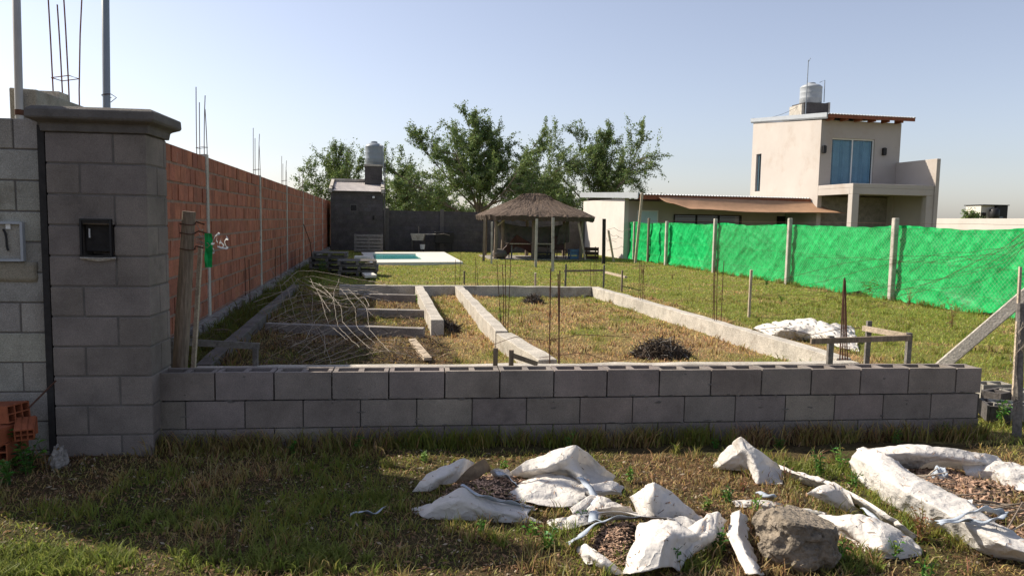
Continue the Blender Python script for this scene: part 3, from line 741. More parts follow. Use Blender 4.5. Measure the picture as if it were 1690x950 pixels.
# window as a dark opening: frame + recessed pane standing proud of the wall
mb = MB(); wx = .95; wz = hgt(585, 343, 37.2)
slab(mb, wx, wx+.36, -.012, 0-.002, wz-.18, wz+.18, SO, M['mortar'])
f_ = mb.build('window', sh)
mb = MB(); slab(mb, wx+.04, wx+.32, -.03, -.014, wz-.14, wz+.14, SO, M['niche']); pn = mb.build('pane', None); pn.parent = f_; pn.location -= ORG[sh.name]
mb = MB()
ncor = 44; P = []
for r in range(2):
    row = []
    for i in range(ncor*2+1):
        a = .1+(SW-.22)*i/(ncor*2); b_ = -.22 if r == 0 else 2.38; z = (ze+.0 if r == 0 else 3.5)+(.018 if i % 2 else -.018)
        row.append(local(SO, a, b_, z))
    P.append(row)
mb.grid(P, M['shedroof']); mb.build('roof', sh, solid=.012)
mb = MB()
for a0, a1 in ((-.06, .09), (SW-.12, SW+.04)):
    p = [local(SO, a0, -.2, ze-.08), local(SO, a1, -.2, ze-.08), local(SO, a1, -.2, ze+.12), local(SO, a0, -.2, ze+.12)]
    q = [local(SO, a0, 2.56, 3.4), local(SO, a1, 2.56, 3.4), local(SO, a1, 2.56, 3.68), local(SO, a0, 2.56, 3.68)]
    mb.add(p+q, [(0, 1, 2, 3), (7, 6, 5, 4), (0, 4, 5, 1), (1, 5, 6, 2), (2, 6, 7, 3), (3, 7, 4, 0)], M['concrete'])
slab(mb, -.06, SW+.04, 2.4, 2.56, 3.552, 3.68, SO, M['concrete'])
mb.build('parapet', sh)
TY = 39.2; tx0 = (D(602, 300, TY)-SO).dot(V); tx1 = (D(631, 300, TY)-SO).dot(V); tb = (D(602, 300, TY)-SO).dot(U)
zt0 = hgt(615, 271, TY)
mb = MB(); slab(mb, tx0, tx1, tb, tb+.95, 2.2, zt0-.1, SO, M['oldblock']); slab(mb, tx0-.04, tx1+.06, tb-.05, tb+1.0, zt0-.1, zt0, SO, M['concrete'])
for q in range(7):
    slab(mb, tx0-.001, tx1+.001, tb-.006, tb-.001, 3.2+.22*q, 3.2+.22*q+.012, SO, M['mortar_dark'])
mb.build('tower', sh)
def tank(name, c, r, h, mt, label):
    t = thing(name, c, label, 'water tank', 'roof water tanks'); mb = MB()
    pr = [(r*.96, 0), (r, .03), (r, h*.25), (r*1.012, h*.27), (r, h*.29), (r, h*.5), (r*1.012, h*.52), (r, h*.54), (r, h*.76), (r*1.02, h*.78), (r*.97, h*.82), (r*.8, h*.89), (r*.5, h*.94), (r*.34, h*.95)]
    mb.lathe(c, pr, mt); mb.build('barrel', t, smooth=True)
    mb = MB(); mb.lathe(c, [(r*.36, h*.94), (r*.38, h*.95), (r*.38, h*1.0), (r*.3, h*1.02), (r*.06, h*1.03)], mt, tint=.85); mb.build('lid', t, smooth=False)
    return t
tc = (tx0+tx1)/2+.03
t_ = tank('water_tank', local(SO, tc, tb+.5, zt0), .46, hgt(620, 234, TY+.5)-zt0, M['tank'], 'blue grey water tank on the tower of the small shed')
mb = MB(); pa = local(SO, tc+.30, tb+.0, 0)
mb.tube([pa+Vector((0, 0, zt0+1.0)), pa+Vector((.16, -.08, zt0+.95)), pa+Vector((.2, -.1, zt0+.2)), pa+Vector((.2, -.1, zt0-.6))], .03, M['tank'], 8); mb.build('vent_pipe', t_, smooth=True)
mb = MB(); pa = local(SO, SW+.05, 0, 0); mb.tube([pa+Vector((0, 0, 0)), pa+Vector((0, 0, 2.4)), local(SO, SW+.08, 1.2, 3.2), local(SO, SW+.1, 1.9, zt0+.1)], .035, M['mortar'], 8); mb.build('downpipe', sh, smooth=True)
mb = MB(); slab(mb, SW-.75+.2, SW-.75+.3, -.05, -.004, 1.55, 1.75, SO, M['niche']); mb.build('vent', sh)
mb = MB(); c = local(SO, SW-.5, -.06, hgt(617, 325, 37.2)); mb.lathe(c, [(.02, -.06), (.06, -.04), (.07, 0), (.04, .05)], M['white'], 10); mb.build('lamp', sh)

# ================================================================== BACK WALL
KO = D(632, 400, 38.2); KO = Vector((KO.x, KO.y, 0)); KE = D(966, 400, 39.6); kw = (KE-KO).length
mb = MB(); masonry(mb, (KO.x, KO.y), (KE.x, KE.y), -.05, hgt(760, 349, 38.7), .4, .2, .15, M['oldblock'], M['mortar_dark'], joint=.012, var=.07)
kd = Vector((KE.x-KO.x, KE.y-KO.y, 0)).normalized()
for s in (.2, 3.0, 6.0, 9.0):
    c = Vector((KO.x, KO.y, 1.07))+kd*s-Vector((-kd.y, kd.x, 0))*.006; mb.box(c, .1, .05, 1.07, M['mortar'], kd)
tag(mb.build('rear_wall'), 'dark grey block wall closing the rear of the lot behind the pool', 'wall')
# laundry sink
Ys = 37.4
sk = thing('laundry_sink', G(690, 415), 'pale laundry sink on legs in front of the rear wall', 'sink')
mb = MB(); c = D(690, 391, Ys); a = [(-.36, -.22, .17), (.36, -.22, .17), (.36, .22, .17), (-.36, .22, .17), (-.26, -.17, -.17), (.26, -.17, -.17), (.26, .17, -.17), (-.26, .17, -.17), (-.3, -.17, .17), (.3, -.17, .17), (.3, .17, .17), (-.3, .17, .17), (-.22, -.12, -.1), (.22, -.12, -.1), (.22, .12, -.1), (-.22, .12, -.1)]
mb.add([c+Vector(p) for p in a], [(4, 5, 1, 0), (5, 6, 2, 1), (6, 7, 3, 2), (7, 4, 0, 3), (7, 6, 5, 4), (0, 1, 9, 8), (1, 2, 10, 9), (2, 3, 11, 10), (3, 0, 8, 11), (8, 9, 13, 12), (9, 10, 14, 13), (10, 11, 15, 14), (11, 8, 12, 15), (12, 13, 14, 15)], M['concrete'])
mb.build('bowl', sk)
for sx in (-.28, .28):
    mb = MB(); mb.box(c+Vector((sx, .05, -.17-.3)), .05, .15, .3, M['mortar_dark']); mb.build('leg', sk)
mb = MB(); mb.tube([c+Vector((.0, .25, .1)), c+Vector((.0, .25, .5)), c+Vector((0, .1, .52))], .015, M['steel'], 6); mb.build('tap', sk)
mb = MB(); mb.box(c+Vector((.62, .1, .15)), .25, .2, .02, M['concrete']); mb.build('side_shelf', sk)
mb = MB(); mb.lathe(D(698, 406, Ys)+Vector((.0, -.2, -.15)), [(.1, 0), (.13, .22), (.14, .24)], M['white'], 14); tag(mb.build('bucket'), 'small white bucket under the laundry sink', 'bucket')
gr = thing('grill_box', G(733, 416), 'dark metal grill box fixed against the rear wall right of the laundry sink', 'grill')
c = D(733, 392, 37.9)
mb = MB(); mb.box(c, .48, .22, .29, M['black'], kd, jit=.01); mb.build('cabinet', gr, bevel=.02)
mb = MB(); mb.tube([c+kd*-.4+Vector((0, -.24, .15)), c+Vector((0, -.3, .2)), c+kd*.3+Vector((0, -.26, .12))], .02, M['steel'], 6); mb.build('handle', gr)
for sx in (-.4, .4):
    mb = MB(); mb.tube([c+kd*sx+Vector((0, 0, -.28)), c+kd*sx+Vector((0, 0, -c.z))], .02, M['black'], 6); mb.build('leg', gr)

# ================================================================== PALLETS
def pallet_mesh():
    mb = MB(); Xd = Vector((1, 0, 0))
    for i in range(5): mb.box(Vector((0, -.4+.2*i, .13)), .6, .07, .011, M['woodgrey'], tint=random.uniform(.8, 1.3), jit=.004)
    for i in range(3): mb.box(Vector((-.55+.55*i, 0, .07)), .045, .5, .045, M['woodgrey'], jit=.003)
    for i in range(3): mb.box(Vector((0, -.43+.43*i, .01)), .6, .06, .011, M['woodgrey'], tint=random.uniform(.8, 1.2), jit=.004)
    return mb
def pallet(base, M4, label):
    mb = pallet_mesh(); mb.v = [tuple(M4 @ Vector(v)) for v in mb.v]
    return tag(mb.build('wooden_pallet'), label, 'pallet', 'pallets stored by the pool and the brick wall')
def T4(loc, rz=0, rx=0, sc=(1, 1, 1)):
    return Matrix.Translation(loc) @ Matrix.Rotation(rz, 4, 'Z') @ Matrix.Rotation(rx, 4, 'X') @ Matrix.Diagonal((*sc, 1))
az = math.atan2(V.y, V.x)
pb0 = G(542, 452); pb1 = G(592, 452)
names = ['bottom', 'second', 'third', 'fourth']
for k in range(4): pallet(None, T4(G(540, 450)+Vector((random.uniform(-.05, .05), .2, .155*k)), az+random.uniform(-.06, .06), 0, (.86, 1, 1)), f'grey timber pallet, {names[k]} from the ground in the left stack by the brick wall')
for k in range(3): pallet(None, T4(G(590, 455)+Vector((random.uniform(-.04, .04), .1, .155*k)), az+random.uniform(-.06, .06), 0, (.9, 1, 1)), f'grey timber pallet, {names[k]} from the ground in the right stack beside the pool corner')
pallet(None, T4(G(606, 418)+Vector((0, .35, .45)), az, R(75), (1.1, .85, 1)), 'grey timber pallet standing on edge against the front of the shed')

# ================================================================== GAZEBO
GY = 33.0; gc_ = D(880, 430, GY); GC = Vector((gc_.x, gc_.y, 0))
gz0 = hgt(880, 356, 31.2); gzt = hgt(880, 320, 33)
gb = thing('thatched_gazebo', GC, 'open garden shelter with a brown thatched hip roof on timber posts', 'gazebo')
ex, ey = 2.45, 2.1; rx_, ry_ = .55, .15
def thatch(z0, z1, ex, ey, rx, ry, name, nseg=160, rows=14, bulge=.10, fr=.12):
    mb = MB(); 
    def rim(t, a, b):                                        # rounded rectangle
        an = 2*math.pi*t; c, s = math.cos(an), math.sin(an); k = (abs(c)**4+abs(s)**4)**-.25
        return V*(a*c*k)+U*(b*s*k)
    P = []
    for r in range(rows+1):
        f = r/rows; row = []
        for i in range(nseg+1):
            t = (i % nseg)/nseg; e = rim(t, ex, ey); q = rim(t, rx, ry)
            n_ = noise.noise(Vector((t*60, f*3, z0)))*.035+noise.noise(Vector((t*14, f*2, 5)))*.05+random.uniform(-.012, .012)*(1 if i not in (0, nseg) else 0)
            z = z0+(z1-z0)*(f**.93)+bulge*math.sin(math.pi*f)+n_
            p = GC+e*(1-f)+q*f; p.z = z
            if r == 0: p.z += (random.random()-.75)*fr*.5; p += e.normalized()*random.uniform(-.03, .06)
            row.append(p)
        row[-1] = row[0]; P.append(row)
    mb.grid(P, M['thatch'])
    mb.add(P[-1][:-1], [tuple(range(nseg))], M['thatch'])
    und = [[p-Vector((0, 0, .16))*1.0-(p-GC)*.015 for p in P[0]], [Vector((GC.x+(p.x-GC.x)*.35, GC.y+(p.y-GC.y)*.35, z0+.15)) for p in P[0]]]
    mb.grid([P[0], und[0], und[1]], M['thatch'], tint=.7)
    # loose reeds over the surface
    for _ in range(1500):
        t = random.random(); f = random.random()*.95
        def pt(f):
            f = max(f, 0); e = rim(t, ex, ey); q = rim(t, rx, ry); p = GC+e*(1-f)+q*f
            p.z = z0+(z1-z0)*(f**.93)+bulge*math.sin(math.pi*max(0, min(f, 1)))+.02; return p
        a = pt(f); b = pt(f-.12) if f > .1 else a+rim(t, .12, .12)-Vector((0, 0, .10))
        tn = random.choice([.6, .9, 1.3, 2.0, 2.6]); w_ = V*.009 if abs((a-GC).normalized().dot(U)) > .5 else U*.009
        b = b+Vector((random.uniform(-.04, .04), random.uniform(-.04, .04), random.uniform(0, .03)))
        mb.add([a-w_, a+w_, b+w_*.5, b-w_*.5], [(0, 1, 2, 3)], M['thatch'], tn)
    mb.build(name, gb)
thatch(gz0, gzt-.16, ex, ey, .62, .2, 'roof', bulge=.0)
thatch(gzt-.36, gzt, .98, .6, .42, .08, 'ridge_cap', bulge=.02)
def gp(a, b, z=0): return GC+V*a+U*b+Vector((0, 0, z))
for a, b in ((-1.95, -1.45), (-.35, -1.5), (1.75, -1.45), (-1.95, 1.45), (0, 1.5), (1.75, 1.45), (-1.5, -.6)):
    mb = MB(); mb.tube([gp(a, b, -.1), gp(a+.02, b, 1), gp(a, b, gz0+.1)], [.085, .075, .07], M['wood'], 10); mb.build('post', gb)
mb = MB(); mb.beam(gp(-1.9, -1.45, gz0-.45), gp(-1.45, -1.45, gz0-.08), .06, .06, M['woodpale']); mb.build('brace', gb)
for b in (-1.5, 1.5):
    mb = MB(); mb.beam(gp(-2.1, b, gz0-.02), gp(2.0, b, gz0-.02), .09, .1, M['wood']); mb.build('eave_beam', gb)
mb = MB(); slab(mb, -2.2, 2.2, -1.7, 1.7, -.05, .035, GC, M['dkconcrete'], jit=0); mb.build('floor_slab', gb)
# canvas hung along the far side
def cloth(name, P4, mt, label=None, cat=None, parent=None, fold=.05, nf=7, nx=30, ny=14, sag=.12):
    mb = MB(); A, B, C_, Dd = [Vector(p) for p in P4]; P = []
    nrm = (B-A).cross(Dd-A).normalized()
    for j in range(ny+1):
        v = j/ny; row = []
        for i in range(nx+1):
            u = i/nx; p = A*(1-u)*(1-v)+B*u*(1-v)+C_*u*v+Dd*(1-u)*v
            p = p+nrm*(fold*math.sin(nf*u*2*math.pi+v*2+2*noise.noise(Vector((u*3, v*3, 1))))*(.3+v*.7)+noise.noise(Vector((u*5, v*5, 7)))*fold)
            p.z -= sag*math.sin(math.pi*u)*(1-v)
            row.append(p)
        P.append(row)
    mb.grid(P, mt); o = mb.build(name, parent, smooth=True, solid=.004)
    return tag(o, label, cat) if label else o
cloth('canvas_sheet', (gp(-1.75, -.2, gz0-.25), gp(1.35, -.2, gz0-.35), gp(1.0, -.15, .45), gp(-1.3, -.15, .6)), M['canvas'], 'wide grey canvas sheet hanging inside the thatched shelter', 'sheet', sag=.18)
cloth('fabric_drape', (gp(.95, -.9, gz0-.45), gp(1.35, -.9, gz0-.15), gp(1.45, -.8, .75), gp(.85, -.7, .6)), M['canvas'], 'narrow drape gathered by the right posts of the thatched shelter', 'drape', nx=10, nf=3, sag=0)
# things stored in the shelter
tb_ = thing('garden_table', gp(-.3, -.8), 'dark low table with a pale edge under the hanging canvas', 'table')
mb = MB(); mb.box(gp(-.35, -.85, .66), .95, .4, .02, M['woodpale'], V); mb.build('tabletop', tb_)
for a in (-1.2, .5):
    for b in (-1.15, -.55):
        mb = MB(); mb.box(gp(a, b, .32), .03, .03, .32, M['woodgrey'], V); mb.build('leg', tb_)
mb = MB(); P = [[gp(-1.9+.9*i/5, -1.25+.1*j, .08+(.95*(i/5) if i < 5 else .95)-.25*j+.03*random.random()) for i in range(6)] for j in range(3)]
for i in range(6, 9):
    for j in range(3): P[j].append(gp(-1.0+.3*(i-5), -1.25+.1*j, 1.03-.17*(i-5)-.2*j))
mb.grid(P, M['red']); tag(mb.build('covered_bench', solid=.03), 'dark reddish cover pitched like a tent in the left of the thatched shelter', 'cover')
mb = MB(); mb.lathe(gp(-1.75, -1.3, .04), [(.12, 0), (.3, .08), (.34, .2), (.25, .34), (.1, .4)], M['canvas'], 12); tag(mb.build('sack', smooth=True), 'pale lumpy sack on the floor at the left post of the shelter', 'sack')
ch = thing('garden_chair', gp(1.0, -.9), 'dark red chair under the right side of the thatched shelter', 'chair')
c = gp(1.0, -.9)
for nm, a, b, z, hx, hy, hz in (('seat', 0, 0, .42, .23, .22, .02), ('backrest', 0, .22, .72, .23, .02, .28)):
    mb = MB(); mb.box(c+V*a+U*b+Vector((0, 0, z)), hx, hy, hz, M['red'], V); mb.build(nm, ch)
for a in (-.2, .2):
    for b in (-.2, .2):
        mb = MB(); mb.box(c+V*a+U*b+Vector((0, 0, .2)), .018, .018, .2, M['red'], V); mb.build('leg', ch)
def crate(c, hx, hy, h, mt, label, nm='storage_crate'):
    mb = MB(); 
    for s in (-1, 1):
        for k in range(3):
            mb.box(c+U*s*hy+Vector((0, 0, h*(k+.5)/3)), hx, .012, h/3*.38, mt, V); mb.box(c+V*s*hx+Vector((0, 0, h*(k+.5)/3)), .012, hy, h/3*.38, mt, V)
    mb.box(c+Vector((0, 0, .02)), hx, hy, .012, mt, V)
    for s in (-1, 1):
        for s2 in (-1, 1): mb.box(c+V*s*hx+U*s2*hy+Vector((0, 0, h/2)), .022, .022, h/2, mt, V)
    tag(mb.build(nm), label, 'crate')
crate(gp(1.55, -1.2, .04), .22, .2, .42, M['blue'], 'blue crate standing by the right front post of the shelter')
crate(gp(2.35, -1.0, 0), .26, .2, .55, M['red'], 'dark red crate stack outside the right post of the shelter')
crate(gp(.15, -1.3, .04), .35, .2, .28, M['niche'], 'dark crate on the shelter floor under the table')

# row of slender posts in front of the gazebo and beside it
def fpost(px0, yt, px1, yb, w_, mt, label, Y=None, tr=None):
    b = G(px1, yb) if Y is None else D(px1, yb, Y); t = D(px0, yt, b.y)
    mb = MB(); mb.beam(b-(t-b)*(.1/ max(.1, t.z-b.z)), t, w_, w_, mt, jit=.006)
    return tag(mb.build('slender_post'), label, 'post', 'slender posts around the shelter')
fpost(886, 361, 884, 441, .085, M['concrete'], 'pale post standing before the middle of the thatched shelter')
fpost(913, 359, 912, 448, .085, M['concrete'], 'taller pale post standing before the right half of the thatched shelter')
fpost(997, 361, 996, 436, .13, M['niche'], 'dark post in front of the corner of the neighbour house')
fpost(800, 362, 798, 432, .10, M['wood'], 'slim post left of the shelter under the tip of its thatch')
fpost(812, 366, 811, 436, .07, M['concrete'], 'thin pale post beside the left corner post of the shelter')
fpost(955, 368, 966, 428, .08, M['woodpale'], 'pale batten leaning against the lit end of the neighbour house', Y=31.5)
fpost(1004, 380, 1013, 432, .08, M['woodpale'], 'pale batten leaning by the dark post near the end of the green fence', Y=30.5)
fpost(1060, 318, 1048, 440, .09, M['woodpale'], 'tall leaning pale pole that props the tan awning', Y=30.2)

# ================================================================== NEIGHBOUR HOUSE
HO = Vector((4.96, 33.5, 0))
ZCN = hgt(1349, 198, 32.5)
def HL(a, b, z=0): return local(HO, a, b, z)
hs = thing('neighbour_house', HL(5, 2), 'pale rendered two storey house with a balcony and a long low zinc-roofed wing', 'house')
def part(name, fn, parent=None, bevel=0, smooth=False, solid=0):
    mb = MB(); fn(mb); o = mb.build(name, hs if parent is None else None, bevel=bevel, smooth=smooth, solid=solid)
    if parent is not None: o.parent = parent; o.location = o.location-ORG[hs.name]
    return o
AC, BC, AW, BD = 7.87, -2.5, 3.87, 5.9        # two storey block: a, front b, width, depth
ZC = ZCN
def wallbox(mb, a0, a1, b0, b1, z0, z1, mt): slab(mb, a0, a1, b0, b1, z0, z1, HO, mt)
# low wing
EAVE = -2.05
part('low_wing', lambda mb: (wallbox(mb, 0, .2, 0, 6.6, -.1, 2.72, M['renderlow']), wallbox(mb, .2, AC-.004, 0, .2, -.1, 2.6, M['render']),
                             wallbox(mb, .2, AC-.004, 6.4, 6.6, -.1, 2.9, M['render'])))
def lowroof(mb):
    P = []; n = 60
    for r, (b, z) in enumerate(((EAVE, 2.83), (6.75, 3.12))):
        P.append([HL(-.12+(AC+.08)*i/(n*2), b, z+(.022 if i % 2 else -.022)) for i in range(n*2+1)])
    mb.grid(P, M['zinc'])
part('low_roof', lowroof, solid=.01)
part('eave_beam', lambda mb: wallbox(mb, -.1, AC-.004, EAVE+.03, EAVE+.1, 2.62, 2.80, M['woodred']))
part('roof_trim', lambda mb: mb.add([HL(-.15, EAVE-.03, 2.66), HL(-.15, EAVE-.03, 2.9), HL(-.15, 6.8, 3.19), HL(-.15, 6.8, 2.93), HL(-.1, EAVE-.03, 2.66), HL(-.1, EAVE-.03, 2.9), HL(-.1, 6.8, 3.19), HL(-.1, 6.8, 2.93)],
     [(0, 1, 2, 3), (7, 6, 5, 4), (0, 4, 5, 1), (1, 5, 6, 2), (2, 6, 7, 3), (3, 7, 4, 0)], M['tank2']))
part('side_panel', lambda mb: mb.add([HL(.0, EAVE+.1, 2.66), HL(0, 0, 2.72), HL(0, 0, 2.95), HL(0, EAVE+.1, 2.86)], [(0, 1, 2, 3)], M['tank2']), solid=.02)
# windows of the low wing
def window(a0, a1, z0, z1, b, frame='black', bars=0, pane='glass', curtain=False, parent=None, mull=1):
    fm = M[frame]; t = .05
    def fr(mb):
        wallbox(mb, a0, a1, b-.04, b-.002, z1-t, z1, fm); wallbox(mb, a0, a1, b-.04, b-.002, z0, z0+t, fm)
        wallbox(mb, a0, a0+t, b-.04, b-.002, z0+t, z1-t, fm); wallbox(mb, a1-t, a1, b-.04, b-.002, z0+t, z1-t, fm)
        for k in range(mull):
            x = a0+(a1-a0)*(k+1)/(mull+1); wallbox(mb, x-.025, x+.025, b-.045, b-.003, z0+t, z1-t, fm)
    f = part('window', fr)
    part('pane', lambda mb: wallbox(mb, a0+t, a1-t, b-.016, b-.008, z0+t, z1-t, M[pane]), f)
    if bars:
        def br(mb):
            for k in range(bars): 
                z = z0+(z1-z0)*(k+.5)/bars; wallbox(mb, a0-.03, a1+.03, b-.09, b-.07, z-.012, z+.012, M['black'])
            for k in range(4):
                x = a0+(a1-a0)*k/3; wallbox(mb, x-.012, x+.012, b-.112, b-.092, z0, z1, M['black'])
        part('grille', br, f)
    return f
def a_at(px, b, z=2.0):
    lo, hi = -3, 30
    for _ in range(40):
        mid = (lo+hi)/2; p = HL(mid, b, z)-camo.location; u = CX+F_PX*p.dot(cr)/p.dot(fwd)
        if u < px: lo = mid
        else: hi = mid
    return lo
window(a_at(1052, 0), a_at(1086, 0), 0, 2.2, 0, 'white', pane='curtain', mull=0)
window(a_at(1112, 0), a_at(1222, 0), .95, 2.05, 0, 'black', bars=5, pane='glass', mull=2)
window(a_at(1282, 0), a_at(1312, 0), .05, 2.05, 0, 'black', bars=6, pane='niche', mull=0)
# two storey block with a real opening for the narrow side window and the balcony door
d0, d1 = a_at(1371, BC, 4), a_at(1441, BC, 4)
zd0, zd1 = 3.36, hgt(1400, 229, HL((d0+d1)/2, BC).y)
def block(mb):
    r = M['render']
    wallbox(mb, AC+.2, d0, BC, BC+.2, 3.3, ZC-.15, r); wallbox(mb, d1, AC+AW-.2, BC, BC+.2, 3.3, ZC-.15, r); wallbox(mb, d0, d1, BC, BC+.2, zd1, ZC-.15, r)
    sb0, sb1, sz0, sz1 = BC+BD-.95, BC+BD-.45, 3.3, 5.15
    wallbox(mb, AC, AC+.2, BC, sb0, -.1, ZC-.15, r); wallbox(mb, AC, AC+.2, sb1, BC+BD, -.1, ZC-.15, r)
    wallbox(mb, AC, AC+.2, sb0, sb1, -.1, sz0, r); wallbox(mb, AC, AC+.2, sb0, sb1, sz1, ZC-.15, r)
    ztr = hgt(1237, 203, HL(AC, BC+BD).y)
    for a0_, a1_ in ((AC, AC+.2), (AC+AW-.2, AC+AW)):
        v_ = [HL(x_, b_, z_) for x_ in (a0_, a1_) for b_, z_ in ((BC, ZC-.152), (BC+BD, ZC-.152), (BC+BD, ztr), (BC, ZC+.01))]
        mb.add(v_, [(0, 1, 2, 3), (7, 6, 5, 4), (0, 4, 5, 1), (1, 5, 6, 2), (2, 6, 7, 3), (3, 7, 4, 0)], r)
    wallbox(mb, AC+.2, AC+AW-.2, BC, BC+.2, ZC-.15, ZC+.01, r); wallbox(mb, AC+.2, AC+AW-.2, BC+BD-.2, BC+BD, ZC-.15, ztr-.02, r)
    wallbox(mb, AC+AW-.2, AC+AW, BC, BC+BD, -.1, ZC-.15, r); wallbox(mb, AC+.2, AC+AW-.2, BC+BD-.2, BC+BD, -.1, ZC-.15, r)
    wallbox(mb, AC+.2, AC+AW-.2, BC+.2, BC+BD-.2, 3.0, 3.3, r)
    wallbox(mb, AC+.2, AC+AW-.2, BC+.6, BC+.8, -.1, 3.0, r)
part('upper_block', block)
part('side_window', lambda mb: (wallbox(mb, AC+.1, AC+.13, BC+BD-.95, BC+BD-.45, 3.3, 5.15, M['glass']), wallbox(mb, AC+.06, AC+.1, BC+BD-.72, BC+BD-.68, 3.3, 5.15, M['black'])))
door = window(d0, d1, zd0, zd1, BC+.12, 'white', pane='clearglass', mull=1)
# curtain right behind the glass, seen as folds
def cur(mb):
    P = [[HL(d0+.08+(d1-d0-.16)*i/120, BC+.165+.04*math.sin(i*.62+math.sin(i*.21)*2), z) for i in range(121)] for z in (zd0+.07, (zd0+zd1)/2, zd1-.07)]
    mb.grid(P, M['curtain'])
part('curtain', cur, door, smooth=True)
for px in (1359, 1458):
    a = a_at(px, BC, 5); part('wall_lamp', lambda mb: (wallbox(mb, a-.07, a+.07, BC-.12, BC-.003, 4.75, 4.78, M['black']), wallbox(mb, a-.075, a+.075, BC-.13, BC-.004, 4.785, 5.06, M['black']), mb.lathe(HL(a, BC-.08, 5.06), [(.05, 0), (.05, .02)], M['black'], 10)))
# upper roof: monopitch, timber eave at the front
ROOF = None
zf, zr = ZC+.10, hgt(1237, 197, HL(AC, BC+BD).y)+.2
def uproof(mb):
    P = []; n = 30
    for b, z in ((BC-.55, zf+.1), (BC+BD+.1, zr-.2)):
        P.append([HL(AC-.06+(AW+.32)*i/(2*n), b, z+(.022 if i % 2 else -.022)) for i in range(2*n+1)])
    mb.grid(P, M['zinc'])
part('upper_roof', uproof, solid=.01)
part('upper_trim', lambda mb: mb.add([HL(AC-.1, BC-.5, zf-.03), HL(AC-.1, BC-.5, zf+.15), HL(AC-.1, BC+BD+.12, zr-.15), HL(AC-.1, BC+BD+.12, zr-.32), HL(AC-.04, BC-.5, zf-.1), HL(AC-.04, BC-.5, zf+.15), HL(AC-.04, BC+BD+.12, zr-.15), HL(AC-.04, BC+BD+.12, zr-.38)],
     [(0, 1, 2, 3), (7, 6, 5, 4), (0, 4, 5, 1), (1, 5, 6, 2), (2, 6, 7, 3), (3, 7, 4, 0)], M['tank2']))
def eave(mb):
    wallbox(mb, AC-.03, AC+AW+.24, BC-.53, BC-.49, zf-.06, zf+.075, M['woodred'])
    wallbox(mb, AC-.03, AC+AW+.24, BC-.48, BC+.02, zf+.03, zf+.05, M['woodred'])
part('eave_board', eave)
for k in range(7):
    x = AC+.25+k*.66
    if x < AC+AW+.15: part('rafter', lambda mb: wallbox(mb, x-.05, x+.05, BC-.46, BC+.0-.003, zf-.13, zf+.025, M['woodred']))
# balcony and carport
BB_ = -4.9; zb0, zb1 = 2.93, 3.36
part('balcony_slab', lambda mb: (wallbox(mb, AC, AC+AW-.16, BB_, BC-.004, zb1-.17, zb1, M['render']),
     wallbox(mb, AC, AC+AW-.16, BB_, BB_+.2, zb0, zb1-.172, M['render']), wallbox(mb, AC, AC+.2, BB_+.2, BC-.004, zb0, zb1-.172, M['render'])), bevel=.01)
part('balcony_wall', lambda mb: wallbox(mb, AC+AW-.155, AC+AW+.02, BB_-.05, BC-.004, -.1, hgt(1545, 262, HL(AC+AW, BB_).y), M['render']), bevel=.01)
part('column', lambda mb: wallbox(mb, AC-.003, AC+.30, BB_-.003, BB_+.28, -.1, zb0-.002, M['render']), bevel=.01)
part('column', lambda mb: wallbox(mb, AC+AW-.48, AC+AW-.157, BB_+.003, BB_+.28, -.1, zb0-.002, M['render']), bevel=.01)
part('carport_back_wall', lambda mb: wallbox(mb, AC+.2, AC+AW-.2, BC+.35, BC+.5, -.1, zb0-.01, M['dkconcrete']))  # dark concrete deepens the carport's shade by colour
# tank base, tank, mast
ta, tbb = a_at(1334, 1.0, 6.6), .9
hb = HL(ta, tbb).y; zt1 = hgt(1334, 172, hb)
part('tank_plinth', lambda mb: (wallbox(mb, ta-.62, ta+.62, tbb-.5, tbb+.55, ZC-.3, zt1-.01, M['oldblock']), wallbox(mb, ta+.63, ta+.72, tbb-.5, tbb+.55, ZC-.3, zt1+.04, M['concrete']), wallbox(mb, ta-.75, ta-.63, tbb-.5, tbb+.55, ZC-.3, zt1-.1, M['concrete'])))
t2 = tank('water_tank', HL(ta, tbb, zt1-.01), .50, hgt(1334, 137, hb)-zt1, M['tank2'], 'pale grey domed water tank on the roof of the two storey house')
t2z = zt1-.01
mb = MB(); p = HL(ta+.3, tbb-.2, 0); mb.tube([p+Vector((0, 0, t2z+1.0)), p+V*.26+Vector((0, 0, t2z+1.12)), p+V*.28+Vector((0, 0, t2z+.1))], .018, M['tank'], 6); mb.build('vent_pipe', t2)
mb = MB(); mb.tube([HL(ta-.62, tbb-.62, ZC-.3), HL(ta-.6, tbb-.62, hgt(1316, 100, HL(ta, tbb-.6).y))], [.03, .018], M['tank'], 8)
mb.tube([HL(ta-.6, tbb-.62, hgt(1316, 108, hb)), HL(ta-.5, tbb-.62, hgt(1316, 101, hb))], .012, M['tank'], 6)
tag(mb.build('antenna_mast'), 'thin tall mast beside the water tank of the two storey house', 'mast')
mb = MB(); q = HL(ta-.6, tbb-.62, zt1); e = HL(AC-.05, BC+BD, zr-.15); mb.tube([q*(1-t)+e*t+Vector((0, 0, -.5*math.sin(math.pi*t)*.5)) for t in np.linspace(0, 1, 10)], .008, M['black'], 4)
tag(mb.build('cable'), 'thin cable sagging from the mast to the far corner of the upper roof', 'cable')
